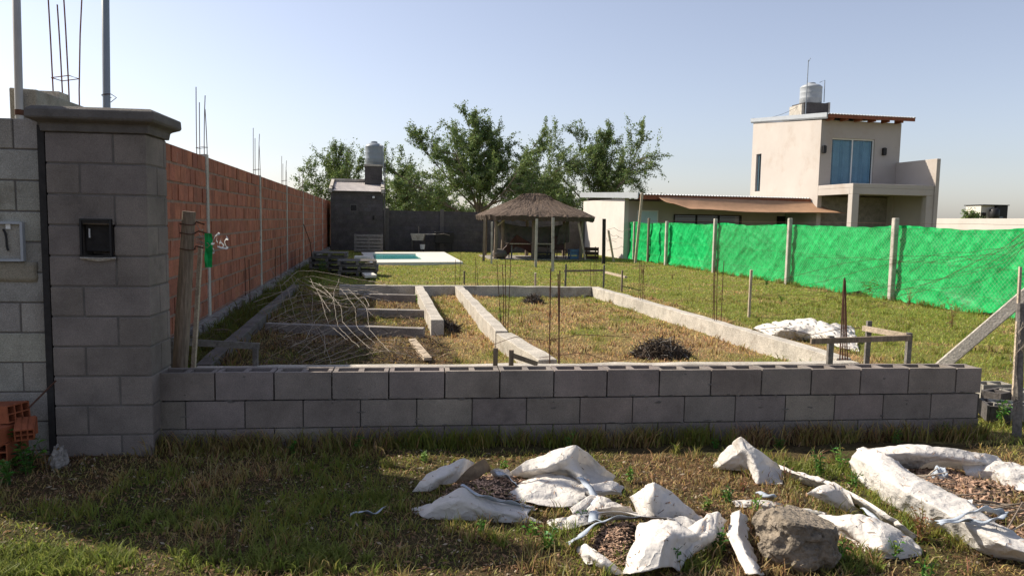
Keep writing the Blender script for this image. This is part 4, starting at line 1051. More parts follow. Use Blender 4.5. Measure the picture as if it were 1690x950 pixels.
# awning: tan cloth, tied under the eave and sagging to its lower edge
A_ = D(1056, 325, 31.4); B_ = D(1335, 333, 32.4); C_ = D(1400, 346, 31.0); D2 = D(1075, 349, 30.0)
A_ = HL(.75, EAVE-.02, 2.74); B_ = HL(AC-.06, EAVE-.02, 2.68)
mb = MB(); P = []
for j in range(13):
    v = j/12; row = []
    for i in range(61):
        u = i/60; top = A_*(1-u)+B_*u; bot = HL(1.1+(AC-.1-1.1)*u, EAVE-.75, hgt(1250, 350, HL(4, EAVE-.75).y)+.03*math.sin(u*9)+.04*math.sin(u*3+1))
        if u > .8: bot = bot+V*(u-.8)*5.5-U*(u-.8)*2; bot.z += .25*(u-.8)
        if u < .12: bot.z += (.12-u)*2.2
        p = top*(1-v)+bot*v; p.z -= .07*math.sin(math.pi*v)+.012*noise.noise(Vector((u*24, v*6, 0)))
        row.append(p)
    P.append(row)
mb.grid(P, M['awning']); tag(mb.build('awning', smooth=True, solid=.006), 'tan shade cloth sagging below the eave of the low wing', 'awning')
mb = MB(); e = P[-1][-1]; mb.tube([e, e+V*.3+Vector((0, 0, .02)), HL(AC-.01, BB_+.3, 2.55)], .012, M['steel'], 5)
tag(mb.build('tie_rope'), 'short rope tying the tan awning to the balcony column', 'rope')

# far right wall, house and shrubs behind it
mb = MB(); wa = lot(30.0, 24); wb = lot(30.0, 60); zw = 2.13
mb.box((wa+wb)/2+Vector((0, 0, zw/2)), (wb-wa).length/2, .1, zw/2, M['renderlow'], U); tag(mb.build('boundary_wall', bevel=.01), 'long pale rendered wall right of the two storey house', 'wall')
Yf = 90.0
fb = thing('far_building', D(1638, 368, Yf)*1, 'small grey building with a dark front and a roof tank far behind the pale wall', 'building')
a = D(1619, 339, Yf); b = D(1661, 339, Yf); zt3 = a.z; wF = b.x-a.x; cF = Vector((a.x, Yf, 0))
mb = MB(); mb.box(cF+Vector((wF*.27, 1.5, zt3/2)), wF*.26, 1.5, zt3/2, M['renderlow']); mb.box(cF+Vector((wF*.78, 1.2, zt3/2)), wF*.22, 1.5, zt3/2, M['black']); mb.box(cF+Vector((wF*.5, 1.4, zt3+.06)), wF*.52, 1.9, .05, M['black'])
mb.build('wall', fb)
mb = MB(); mb.box(cF+Vector((wF*.12, -.02, zt3-1.2)), .3, .02, .35, M['niche']); mb.build('window', fb)
mb = MB(); mb.lathe(cF+Vector((wF*.42, -.6, zt3-1.5)), [(.5, 0), (.55, .1), (.55, 1.0), (.3, 1.2)], M['black'], 16); mb.build('tank', fb, smooth=True)
mb = MB(); mb.box(cF+Vector((wF*.7, -.35, zt3-1.6)), .35, .04, .3, M['glass']); mb.build('window', fb)

# ================================================================== GREEN FENCE
Lf = 11.6
def fpt(y, z=0): return Vector((-.1894*y+Lf, y, z))
fn = thing('sheeted_fence', fpt(20), 'long wire fence on concrete posts covered with bright green plastic sheet', 'fence')
def fy(px):
    lo, hi = 8, 60
    for _ in range(40):
        mid = (lo+hi)/2; p = fpt(mid, 1)-camo.location; u = CX+F_PX*p.dot(cr)/p.dot(fwd)
        if u > px: lo = mid
        else: hi = mid
    return lo
ft = -V                                                    # towards the lot
for px, yt, k in ((1481, 360, 1), (1307, 360, 1), (1184, 361, 1), (1104, 365, 1), (1074, 360, .8), (1050, 366, .8), (1027, 362, .8), (1800, 350, 1), (2150, 350, 1)):
    y = fy(px); c = fpt(y)+ft*.10; z = hgt(px, yt, y) if px < 1700 else 1.83
    mb = MB(); mb.box(c+Vector((0, 0, z/2-.05)), .055*k, .055*k, z/2+.05, M['concrete'] if px != 1074 else M['wood'], U, jit=.005)
    mb.build('post', fn, bevel=.012)
y0, y1 = 9.5, fy(1029); fy1481 = fy(1481)
nx = 520; nz = 26; P = []; UVs = []
for j in range(nz+1):
    v = j/nz; row = []
    for i in range(nx+1):
        u = i/nx; y = y0+(y1-y0)*u; s = (y-y0)
        phs = ((y-fy1481)/4.1) % 1.0; top = 1.67-.05*math.sin(math.pi*phs)+.012*math.sin(s*2.2)+.02*noise.noise(Vector((s*3, 0, 0))); bot = .03+.10*noise.noise(Vector((s*1.3, 9, 0)))+.04*noise.noise(Vector((s*5, 2, 0)))
        z = bot+(top-bot)*v
        ph = phs
        near = math.exp(-(min(ph, 1-ph)*4.1/.35)**2)
        d = .05*noise.noise(Vector((s*1.0, z*.6, 3)))+.011*noise.noise(Vector((s*4+z*1.6, z*1.1, 5)))*(.5+v)+.055*(1-v)**2*noise.noise(Vector((s*.9, 1, 8)))
        r = abs(noise.noise(Vector((s*2.3+z*2.2, z*.9, 17)))); d += .03*max(0, .16-r)/.16
        r = abs(noise.noise(Vector((s*1.1-z*1.5, z*1.2, 27)))); d += .028*max(0, .08-r)/.08
        d += near*(-.05)
        d += .10*max(0, .25-v)*(1+noise.noise(Vector((s*1.7, 4, 4))))*2
        p = fpt(y, z)+ft*(d*1.1); row.append(p)
    P.append(row)
mb = MB(); mb.grid(P, M['net']); sheet = mb.build('plastic_sheet', fn, smooth=True)
uvl = sheet.data.uv_layers.new(name='UVMap'); buf = np.zeros((len(sheet.data.loops), 2), np.float32); vi = np.zeros(len(sheet.data.loops), np.int32)
sheet.data.loops.foreach_get('vertex_index', vi); buf[:, 0] = (vi % (nx+1))/nx*(y1-y0); buf[:, 1] = (vi//(nx+1))/nz*1.65; uvl.data.foreach_set('uv', buf.ravel())
mb = MB()
def wline(z, r=.004, sagk=.02, yA=y0, yB=None):
    yB = yB or y1
    mb.tube([fpt(y, z+sagk*noise.noise(Vector((y, z*9, 1))))+ft*.085 for y in np.linspace(yA, yB, 60)], r*.6, M['rust'], 4)
for z in (1.6, 1.72, .9, .35): wline(z)
mb.build('strand_wire', fn)
mb = MB(); step = .09; y = y0
dz = 1.5
while y < fy(1190):
    for s in (1, -1):
        a = fpt(y, .1 if s > 0 else 1.6)+ft*.07; b = fpt(y+1.5, 1.6 if s > 0 else .1)+ft*.072
        m_ = (a+b)/2; mb.tube([a, b], .0013, M['steel'], 3, cap=False)
    y += step
mb.build('wire_mesh', fn)
# tangled strands by the house end
mb = MB()
for k in range(5):
    p = [D(1000+random.uniform(0, 6), 395+random.uniform(-20, 20), 30)]
    for j in range(6): p.append(p[-1]+Vector((random.uniform(.02, .2), 0, random.uniform(-.12, .1))))
    mb.tube(p, .007, M['steel'], 4)
tag(mb.build('wire_tangle'), 'loose loops of wire hanging at the end of the green fence by the house', 'wire')

# right edge: strut, stake and wires
p = G(1560, 640); mb = MB(); s0 = D(1545, 612, 6.6); s1 = D(1693, 486, 6.25); dv = s1-s0
mb.beam(s0-dv*.55, s1+dv*.25, .11, .10, M['concrete'], jit=.003); tag(mb.build('concrete_strut', bevel=.008), 'long concrete strut leaning up to the right edge behind the end of the low wall', 'strut')
p = G(1679, 722); t = D(1684, 500, p.y)
wp2 = thing('boundary_post', p, 'weathered post at the right edge with wires and a pale batten tied to it', 'post')
mb = MB(); mb.tube([p-Vector((0, 0, .1)), (p+t)/2, t], [.035, .032, .03], M['woodgrey'], 10); mb.build('shaft', wp2)
mb = MB(); mb.beam(D(1672, 660, p.y-.03), D(1684, 440, p.y+.02), .018, .018, M['woodpale']); mb.build('batten', wp2)
mb = MB()
for k in range(10):
    a = D(1675+random.uniform(0, 10), random.uniform(500, 700), p.y-.04); q = [a]
    for j in range(5): q.append(q[-1]+Vector((random.uniform(-.05, .05), random.uniform(-.02, .02), random.uniform(-.09, .07))))
    mb.tube(q, .0022, M['steel'], 4)
mb.build('wires', wp2)
mb = MB()
for k in range(9):
    y = random.uniform(430, 520); a = D(1690, 380+k*9, 6.2); q = []
    xs = np.linspace(1690, random.choice([1240, 1330, 1440, 1500]), 16); yt = 440+k*11; 
    for i, x_ in enumerate(xs):
        f = i/15; q.append(D(x_, 395+(yt-395)*(f**.6)+14*math.sin(f*5+k)+random.uniform(-3, 3), 6.2+1.0*f))
    mb.tube(q, .0016, M['rust'], 4)
tag(mb.build('barbed_wires'), 'thin rusty wires straggling leftward from the post at the right edge', 'wire')
for k, (px, py, rz) in enumerate(((1636, 655, .1), (1650, 668, .5), (1668, 690, -.3), (1640, 690, 1.2), (1684, 668, .2))):
    p = G(px, py); mb = MB(); X = Vector((math.cos(rz), math.sin(rz), 0)); Yn = Vector((-X.y, X.x, 0)); h = .07
    for s in (-1, 1): mb.box(p+Yn*s*.075+Vector((0, 0, h)), .16, .012, h, M['paleblock' if k % 2 == 0 else 'oldblock'], X, jit=.003)
    for q in (-.148, 0, .148): mb.box(p+X*q+Vector((0, 0, h)), .012, .062, h-.002, M['paleblock' if k % 2 == 0 else 'oldblock'], X)
    tag(mb.build('loose_block'), ['pale block on the ground just past the end of the low wall', 'grey block behind the pale one past the wall end', 'pale block nearest the post at the right edge', 'dark block in the weeds at the end of the low wall', 'pale block half hidden behind the right edge post'][k], 'block', 'loose blocks past the wall end')

# ================================================================== TREES
def tree(px, Y, ytop, wpx0, wpx1, seed, nleaf, label, dens=1.0, leafs=.068, cut=0):
    rs = random.Random(seed); nr_ = np.random.default_rng(seed)
    base = D(px, 400, Y); base.z = 0
    H = hgt(px, ytop, Y); rl = base.x-D(wpx0, 400, Y).x; rr = D(wpx1, 400, Y).x-base.x
    t = thing('broadleaf_tree', base, label, 'tree', 'trees beyond the rear wall')
    mb = MB(); tips = []
    def branch(p, d, ln, r, lev):
        n = (3, 9, 6, 4)[lev]; pts = [p]; dd = d.copy(); q = p.copy()
        for i in range(n):
            up_ = (0, .02, -.01, -.03)[lev]
            dd = (dd+Vector((rs.uniform(-.13, .13), rs.uniform(-.13, .13), rs.uniform(-.07, .07)+up_*.6))).normalized()
            q = q+dd*ln/n; pts.append(q.copy())
            if lev == 3 or (lev == 2 and i > 1) or (lev == 1 and i > 6): tips.append((q.copy(), dd.copy(), lev))
        mb.tube(pts, [max(.008, r*(1-.7*i/n)) for i in range(n+1)], M['wood'], 6 if lev < 2 else 3, cap=False)
        if lev == 3: return
        k = (13, 10, 5)[lev]
        for j in range(k):
            f = (.45 if lev == 0 else .22 if lev == 1 else .15)+(.55 if lev == 0 else .75 if lev == 1 else .85)*(j+rs.random())/k; f = min(.999, f)
            i = int(f*n); s_ = pts[i]+(pts[i+1]-pts[i])*(f*n-i)
            if lev == 0:
                az_ = 2*math.pi*(j*.382+rs.uniform(-.05, .05)); el = R((84, 60, 44, 28, 14, 5)[j % 6])+rs.uniform(-.1, .1)
                nd = Vector((math.cos(az_)*math.cos(el), math.sin(az_)*math.cos(el), math.sin(el))); l2 = H*rs.uniform(.62, .9)*(1.25-.6*math.sin(el))
            else:
                a = Vector((rs.gauss(0, 1), rs.gauss(0, 1), rs.gauss(.15, .6))).normalized()
                nd = (dd*.75+a*.75).normalized() if lev == 1 else (dd*.6+a*.8).normalized(); l2 = ln*(rs.uniform(.30, .46)*(1.15-.5*f) if lev == 1 else rs.uniform(.35, .55))
            branch(s_, nd, l2, r*.42, lev+1)
    branch(base, Vector((rs.uniform(-.1, .1), 0, 1)), H*.24, .15, 0)
    # fit crown into the box the tree really fills
    tp = np.array([list(a[0]) for a in tips]); lx, hx = np.percentile(tp[:, 0], [2.5, 97.5]); hz = np.percentile(tp[:, 2], 99)
    def fit(p):
        x = p.x-base.x; f = min(1, p.z/2.0)
        sx = (rr/(hx-base.x) if x > 0 else rl/(base.x-lx)); sx = 1+(sx-1)*f
        z = p.z*H/hz
        return Vector((base.x+x*sx, base.y+(p.y-base.y)*.5*(rr+rl)/max(.1, (hx-lx)/2)*.5*2*.5, z))
    mb.v = [tuple(fit(Vector(v))) for v in mb.v]; mb.build('trunk', t)
    tips = [(fit(a), b, c) for a, b, c in tips if cut == 0 or True]
    tips = [q for q in tips if rs.random() < dens]
    per = max(4, int(nleaf/len(tips))); P0 = np.repeat(np.array([list(a[0]) for a in tips]), per, 0); Dr = np.repeat(np.array([list(a[1]) for a in tips]), per, 0)
    n = len(P0); s = nr_.random(n)
    C0 = P0+Dr*(s-.35)[:, None]*.5+nr_.normal(0, .075, (n, 3))
    C0[:, 2] -= .05*s
    # leaflets: narrow quads with random attitude, mostly along the twig
    u = Dr*.6+nr_.normal(0, .6, (n, 3)); u[:, 2] -= .15; u /= np.linalg.norm(u, axis=1)[:, None]
    v = np.cross(u, nr_.normal(0, 1, (n, 3))+np.array([0, 0, .8])); v /= np.linalg.norm(v, axis=1)[:, None]
    L_ = leafs*(.6+.8*nr_.random(n))[:, None]; W_ = L_*.42
    Vv = np.stack([C0-u*L_, C0+v*W_, C0+u*L_, C0-v*W_], 1).reshape(-1, 3)-np.array(list(base))
    F_ = np.arange(n*4).reshape(-1, 4)
    cl = np.repeat(nr_.random(len(tips)), per)
    g = np.stack([.10+.08*cl+.05*nr_.random(n), .155+.09*cl+.05*nr_.random(n), .06+.03*nr_.random(n)], -1)
    o = np_mesh('crown', Vv, F_, g, M['leaf'], 4, parent=t); return t
tree(792, 47, 193, 660, 945, 3, 80000, 'largest spreading tree, standing behind the rear wall left of the thatched shelter')
tree(985, 50, 205, 880, 1084, 5, 52000, 'wide airy tree behind the thatched shelter and the low wing')
tree(560, 50, 243, 500, 640, 8, 34000, 'dense dark tree behind the small shed')
tree(668, 52, 262, 618, 755, 11, 24000, 'smaller thin tree between the shed and the largest tree', leafs=.075)
tree(720, 70, 318, 640, 800, 12, 9000, 'low distant tree showing over the rear wall', leafs=.12)
tree(905, 60, 290, 850, 975, 14, 9000, 'low tree directly behind the ridge of the thatched shelter', leafs=.11)
tree(1603, 60, 352, 1588, 1622, 15, 1500, 'small shrub-like tree showing over the pale wall at the right', leafs=.09)

# ================================================================== FOREGROUND: SACKS AND RUBBLE
def catm(p0, p1, p2, p3, t): return .5*((2*p1)+(-p0+p2)*t+(2*p0-5*p1+4*p2-p3)*t*t+(-p0+3*p1-3*p2+p3)*t*t*t)
LIN = 0.0
def dense(L_, k):
    n = len(L_); out = []
    for i in range(n-1):
        p0 = L_[max(i-1, 0)]; p1 = L_[i]; p2 = L_[i+1]; p3 = L_[min(i+2, n-1)]
        for q in range(k):
            t = q/k; out.append(catm(p0, p1, p2, p3, t)*(1-LIN)+(p1*(1-t)+p2*t)*LIN)
    out.append(L_[-1]); return out
def panel(mb, rows, off, sc, mt, k=12, amp=.012, seed=0, kx=None, lift=0):
    """rows of control points (x, y, height above ground) read in a zoomed crop"""
    C = []
    for r in rows:
        rr = []
        for (x, y, h) in r:
            px = off[0]+x/sc; py = off[1]+y/sc; p = G(px, py, h)
            p.z = h+gz(p.x, p.y)+.006+lift; rr.append(np.array(list(p)))
        C.append(rr)
    n = max(len(r) for r in C); C2 = []
    for r in C:
        dd_ = dense(r, 12); C2.append([dd_[int(round(i*(len(dd_)-1)/((n-1)*k)))] for i in range((n-1)*k+1)])
    cols_ = list(zip(*C2)); cols_ = [dense([np.array(q) for q in c], k) for c in cols_]
    Pn = np.array(cols_).transpose(1, 0, 2); nr_, nc_, _ = Pn.shape
    du = np.gradient(Pn, axis=1); dv_ = np.gradient(Pn, axis=0); N_ = np.cross(du, dv_); N_ /= (np.linalg.norm(N_, axis=2)[:, :, None]+1e-9)
    out = []
    for j in range(nr_):
        row = []
        for i in range(nc_):
            p = Vector(Pn[j, i]); q = p*1.0
            a = noise.noise(q*7+Vector((seed, 0, 0)))
            an = seed*1.7; w_ = Vector((q.x*math.cos(an)+q.y*math.sin(an), (-q.x*math.sin(an)+q.y*math.cos(an))*.45, q.z*.8))+noise.noise_vector(q*3+Vector((seed, 3, 1)))*.09
            r1 = abs(noise.noise(w_*6.5+Vector((0, seed, 0)))); r2 = abs(noise.noise(Vector((w_.y*15, w_.x*9, w_.z*12))+Vector((0, 0, seed)))); r3 = abs(noise.noise(w_*26+Vector((seed, 0, 5))))
            d = amp*(a*.5+(1-min(1, r1*5))**1.5*.9-r1*.5+(1-min(1, r2*6))**1.5*.5+(1-min(1, r3*5))*.12-.3)
            p = p+Vector(N_[j, i])*d*(1 if Pn[j, i, 2] > 0 else 1)
            g_ = gz(p.x, p.y)+.002
            if p.z < g_: p.z = g_
            row.append(p)
        out.append(row)
    mb.grid(out, mt)
def ribbon(mb, pts, off, sc, w_, mt, twist=.6):
    c = [];
    for (x, y, h) in pts:
        p = G(off[0]+x/sc, off[1]+y/sc, h); p.z += gz(p.x, p.y)+.012; c.append(np.array(list(p)))
    c = [Vector(q) for q in dense(c, 7)]; A = []; B = []
    for i, p in enumerate(c):
        d = (c[min(i+1, len(c)-1)]-c[max(i-1, 0)]).normalized(); s = d.cross(Vector((0, math.sin(i*.13*twist), 1))).normalized()
        A.append(p-s*w_/2); B.append(p+s*w_/2+Vector((0, 0, .008*math.sin(i*.7))))
    mb.grid([A, [(a+b)/2+Vector((0, 0, .006)) for a, b in zip(A, B)], B], mt)
def finish(mb, name, parent=None, solid=.003):
    o = mb.build(name, parent, smooth=True, solid=solid)
    if parent is not None and name == 'fabric':
        m2 = MB()
        for _ in range(120):
            f = random.choice(mb.f); p = (Vector(mb.v[f[0]])+Vector(mb.v[f[2]]))/2
            X = Vector((random.gauss(0, 1), random.gauss(0, 1), random.gauss(0, .3))).normalized()*random.uniform(.004, .02)
            m2.beam(p-X+Vector((0, 0, .006)), p+X+Vector((0, 0, .006)), .003, .002, M['chip'], random.choice([.4, .7, 1.1, 1.6]))
        q = m2.build('straw_bits', parent); q['kind'] = 'stuff'
    return o
def mound(mb, pts, off, sc, h, mt, seed=0, rings=7):
    ring_ = [G(off[0]+x/sc, off[1]+y/sc, .0) for x, y in pts]; ring_ = [Vector(q) for q in dense([np.array(list(p)) for p in ring_+[ring_[0]]], 6)][:-1]
    c = sum(ring_, Vector())/len(ring_); P = []
    for r in range(rings+1):
        f = r/rings; row = []
        for p in ring_:
            q = p*(1-f*.97)+c*f*.97; q.z = gz(q.x, q.y)+h*math.sin(min(1, f*1.1)*math.pi/2)+.02*noise.noise(q*12+Vector((seed, 0, 0)))+random.uniform(-.004, .004)-(.02 if r == 0 else 0); row.append(q)
        row.append(row[0]); P.append(row)
    mb.grid(P, mt)
    return ring_, c
def chips(mb, ring_, c, n, h, mt, sz=.012, tints=(.5, .8, 1.2, 1.8)):
    for _ in range(n):
        p = random.choice(ring_); f = random.random()**.6; q = c+(p-c)*f; q.z = gz(q.x, q.y)+h*math.sin(min(1, (1-f)*1.1)*math.pi/2)+.008
        X = Vector((random.gauss(0, 1), random.gauss(0, 1), random.gauss(0, .4))).normalized()
        mb.beam(q-X*sz*random.uniform(.5, 1.6), q+X*sz*random.uniform(.5, 1.6), sz*.6, sz*.25, mt, tint=random.choice(tints))
M['brush'] = mat('dry_stalks', (.11, .08, .055), .9, .3, 20, .2, 60, tint=True)
M['chip'] = mat('wood_chips', (.34, .22, .15), .9, .3, 30, .4, 90, tint=True)
LIN = .65
Z2 = ((560, 700), 2.965); Z3 = ((1120, 700), 2.965); Z8 = ((1200, 340), 2.5)
sg = 'burst white sacks in front of the low wall'
# sack A
def sack(label, c): return thing('burst_sack', c, label, 'sack', sg)
sA = sack('torn white sack spread in crumpled folds around pale wood chips, left end of the litter', G(850, 800))
mb = MB()
panel(mb, [[(425, 250, .08), (500, 215, .12), (610, 165, .17), (660, 185, .12)], [(395, 290, .05), (480, 265, .10), (560, 235, .11), (625, 230, .08)], [(358, 330, 0), (440, 325, .02), (500, 300, .03), (560, 285, .03)]], *Z2, M['bag'], seed=1)
panel(mb, [[(815, 248, .04), (920, 178, .14), (1060, 125, .22), (1160, 104, .27), (1235, 165, .2), (1300, 225, .12), (1352, 268, .02)], [(850, 252, .03), (930, 225, .09), (1020, 205, .15), (1130, 165, .2), (1205, 200, .13), (1270, 250, .08), (1335, 288, .02)], [(870, 255, .01), (940, 250, .03), (1030, 238, .07), (1120, 212, .14), (1180, 260, .10), (1250, 300, .05), (1350, 322, 0)], [(900, 262, -.01), (960, 262, -.01), (1040, 258, .01), (1120, 252, .05), (1170, 292, .04), (1240, 335, .01), (1380, 338, 0)]], *Z2, M['bag'], seed=2)
panel(mb, [[(930, 262, .02), (1020, 236, .08), (1100, 252, .09), (1185, 292, .05)], [(800, 350, .02), (955, 292, .08), (1060, 322, .06), (1210, 362, .04)], [(780, 376, 0), (900, 378, .03), (1050, 402, .02), (1235, 405, 0)]], *Z2, M['bag'], seed=3)
panel(mb, [[(470, 378, .03), (520, 345, .10), (600, 308, .16), (700, 350, .11), (800, 385, .06), (940, 416, .03)], [(400, 400, .02), (480, 390, .08), (600, 372, .11), (700, 402, .08), (800, 430, .05), (920, 445, .03)], [(335, 414, 0), (420, 452, 0), (600, 468, .0), (720, 474, 0), (830, 476, 0), (1005, 482, 0)]], *Z2, M['bag'], seed=4)
panel(mb, [[(1130, 425, .03), (1230, 360, .08), (1295, 372, .09), (1400, 430, .03)], [(1140, 445, .02), (1235, 400, .05), (1310, 410, .06), (1450, 450, .02)], [(1150, 472, 0), (1240, 446, .02), (1330, 452, .02), (1500, 474, 0)]], *Z2, M['bag'], seed=5)
panel(mb, [[(1180, 292, .05), (1250, 300, .08), (1330, 290, .07), (1392, 320, .03)], [(1170, 330, .03), (1250, 345, .05), (1330, 335, .05), (1380, 345, .02)], [(1190, 372, 0), (1250, 372, .01), (1320, 360, .01), (1385, 358, 0)]], *Z2, M['bag'], seed=7)
panel(mb, [[(735, 225, .08), (770, 215, .10), (830, 225, .08)], [(745, 250, .04), (780, 250, .06), (850, 255, .03)], [(760, 272, 0), (800, 275, .0), (860, 275, 0)]], *Z2, M['bag'], seed=8)
panel(mb, [[(700, 340, .09), (780, 365, .06), (860, 385, .06), (950, 400, .05)], [(720, 370, .03), (800, 392, .03), (880, 402, .03), (960, 420, .02)]], *Z2, M['bag'], seed=9)
finish(mb, 'fabric', sA)
mb = MB(); panel(mb, [[(560, 285, .03), (640, 205, .12), (705, 168, .17), (735, 200, .12)], [(590, 292, .01), (680, 262, .06), (715, 235, .09), (742, 232, .07)]], *Z2, M['bagdirty'], seed=6, amp=.006)
o = finish(mb, 'soiled_flap', sA); o['label'] = 'brown soil-stained flap of the sack'
mb = MB(); rg, cc = mound(mb, [(560, 290), (700, 250), (860, 250), (960, 300), (960, 420), (800, 440), (620, 400), (500, 350)], *Z2, .05, M['soil']); chips(mb, rg, cc, 900, .05, M['chip'])
mb.build('wood_chips', sA)
mb = MB()
ribbon(mb, [(1175, 270, .1), (1215, 310, .09), (1245, 365, .07), (1250, 425, .03)], *Z2, .045, M['strap'])
mb.build('strap', sA, smooth=True, solid=.003); mb = MB()
ribbon(mb, [(770, 235, .06), (800, 250, .08), (840, 275, .06), (872, 312, .03)], *Z2, .06, M['strap'])
mb.build('strap', sA, smooth=True, solid=.003); mb = MB()
ribbon(mb, [(600, 300, .16), (680, 345, .13), (760, 372, .09), (850, 395, .06), (950, 412, .03)], *Z2, .035, M['strap'])
mb.build('strap', sA, smooth=True, solid=.003)
mb = MB(); ribbon(mb, [(55, 460, .01), (110, 440, .03), (165, 452, .02), (215, 425, .03)], *Z2, .045, M['strap']); tag(mb.build('webbing_strap', smooth=True, solid=.003), 'blue grey strap lying alone in the shaded grass left of the torn sacks', 'strap')
# sack B
sB = sack('white sack raised to a sharp peak with dark chips beside it', G(1090, 880))
mb = MB()
panel(mb, [[(1415, 372, .05), (1470, 335, .13), (1540, 303, .25), (1620, 350, .19), (1690, 410, .13), (1790, 480, .06)], [(1440, 415, .02), (1480, 400, .10), (1528, 385, .18), (1600, 412, .15), (1680, 460, .09), (1780, 520, .03)], [(1470, 472, .01), (1490, 470, .04), (1540, 472, .09), (1610, 480, .08), (1680, 497, .05), (1770, 530, .01)]], *Z2, M['bag'], seed=11)
panel(mb, [[(1465, 502, .06), (1560, 495, .12), (1650, 500, .13), (1740, 560, .12), (1800, 580, .08)], [(1432, 620, .05), (1510, 600, .16), (1600, 580, .18), (1660, 600, .10), (1710, 650, .04)], [(1380, 745, 0), (1440, 742, .06), (1560, 722, .09), (1620, 722, .04), (1665, 742, 0)]], *Z2, M['bag'], seed=12)
panel(mb, [[(55, 530, .10), (140, 450, .15), (190, 445, .15), (232, 490, .06)], [(0, 560, .08), (85, 560, .11), (170, 568, .09), (218, 542, .04)], [(-40, 692, 0), (40, 682, .03), (115, 622, .03), (205, 602, 0)]], *Z3, M['bag'], seed=13)
panel(mb, [[(1150, 612, 0), (1205, 598, .06), (1285, 650, .06), (1400, 742, 0)], [(1180, 660, 0), (1225, 650, .05), (1290, 690, .05), (1375, 745, 0)], [(1205, 695, 0), (1250, 695, .01), (1300, 722, .01), (1350, 746, 0)]], *Z2, M['bag'], seed=14)
panel(mb, [[(1010, 470, .02), (1100, 462, .05), (1180, 440, .06), (1260, 430, .05)], [(1020, 490, .01), (1110, 490, .03), (1190, 478, .04), (1270, 465, .03)], [(1050, 520, 0), (1130, 525, .0), (1200, 515, .01), (1280, 500, .01)]], *Z2, M['bag'], seed=17)
panel(mb, [[(1600, 480, .10), (1700, 470, .10), (1790, 520, .06), (1860, 560, .03)], [(1620, 530, .08), (1700, 540, .08), (1780, 570, .06), (1850, 600, .01)], [(1640, 600, .02), (1700, 610, .01), (1770, 640, .0), (1820, 650, 0)]], *Z2, M['bag'], seed=15)
panel(mb, [[(1240, 430, .05), (1330, 425, .07), (1420, 420, .05)], [(1250, 455, .02), (1340, 450, .03), (1440, 450, .02)], [(1260, 478, 0), (1350, 472, 0), (1450, 470, 0)]], *Z2, M['bag'], seed=16)
finish(mb, 'fabric', sB)
mb = MB(); ribbon(mb, [(1120, 605, .02), (1180, 560, .06), (1260, 510, .07), (1360, 490, .06), (1490, 480, .05)], *Z2, .05, M['strap']); ribbon(mb, [(1250, 455, .05), (1240, 500, .04), (1290, 510, .05)], *Z2, .05, M['strap'])
ribbon(mb, [(1120, 480, .02), (1240, 462, .05), (1420, 470, .05), (1640, 500, .09)], *Z2, .03, M['bag']); mb.build('strap', sB, smooth=True, solid=.003)
mb = MB(); rg, cc = mound(mb, [(1230, 560), (1300, 520), (1450, 510), (1440, 620), (1400, 700), (1330, 690), (1250, 640)], *Z2, .05, M['soil'], 4); chips(mb, rg, cc, 500, .05, M['chip'], tints=(.35, .6, .9, 1.3)); mb.build('dark_chips', sB)
# piece C
mb = MB()
panel(mb, [[(162, 228, .0), (212, 160, .11), (303, 80, .25), (372, 130, .2), (482, 205, .09)], [(180, 236, 0), (232, 205, .07), (328, 140, .19), (385, 200, .12), (500, 235, .04)], [(200, 241, 0), (262, 237, .02), (342, 185, .13), (395, 262, .06), (505, 275, .01)], [(232, 244, -.01), (292, 244, -.01), (350, 242, .05), (382, 312, .0), (510, 315, 0)]], *Z3, M['bag'], seed=21)
tag(finish(mb, 'burst_sack'), 'small white sack scrap standing up like a tent close to the low wall', 'sack', sg)
# strip D
sD = sack('long twisted strip of white sack between the tent-like scrap and the ring-shaped sack', G(1430, 830))
mb = MB()
panel(mb, [[(490, 208, .05), (600, 245, .08), (720, 283, .10), (850, 330, .12), (1000, 420, .12), (1100, 490, .08), (1170, 540, .02)], [(500, 225, .05), (595, 268, .07), (705, 298, .08), (832, 338, .10), (980, 428, .10), (1075, 498, .06), (1155, 550, .01)], [(512, 246, 0), (590, 292, 0), (682, 318, 0), (815, 352, .0), (955, 445, .0), (1050, 510, .0), (1140, 562, 0)]], *Z3, M['bag'], seed=31)
panel(mb, [[(625, 357, .06), (690, 318, .11), (760, 288, .14), (835, 330, .12)], [(655, 364, .05), (705, 343, .10), (790, 318, .12), (862, 398, .06)], [(815, 425, .0), (832, 425, 0), (850, 432, 0), (900, 425, 0)]], *Z3, M['bag'], seed=32, amp=.007)
panel(mb, [[(690, 448, .04), (800, 448, .09), (900, 440, .12), (980, 468, .10), (1150, 550, .05)], [(700, 490, .01), (790, 492, .07), (900, 488, .10), (1000, 520, .10), (1190, 600, .02)], [(760, 532, 0), (870, 562, .01), (900, 592, .02), (1000, 602, .05), (1192, 607, .01)], [(850, 562, -.01), (880, 602, -.01), (960, 642, 0), (1080, 642, 0), (1185, 627, 0)]], *Z3, M['bag'], seed=33)
panel(mb, [[(420, 440, .02), (520, 425, .04), (640, 430, .03), (720, 445, .03)], [(430, 460, .01), (530, 455, .03), (640, 462, .02), (730, 475, .02)], [(450, 480, 0), (540, 488, 0), (650, 500, 0), (740, 510, 0)]], *Z3, M['bag'], seed=35)
panel(mb, [[(260, 400, .01), (340, 392, .035), (430, 398, .03), (520, 410, .02)], [(270, 415, 0), (350, 412, .02), (440, 418, .02), (530, 428, .0)], [(280, 428, 0), (360, 430, 0), (450, 436, 0), (540, 442, 0)]], *Z3, M['bag'], seed=36)
finish(mb, 'fabric', sD)
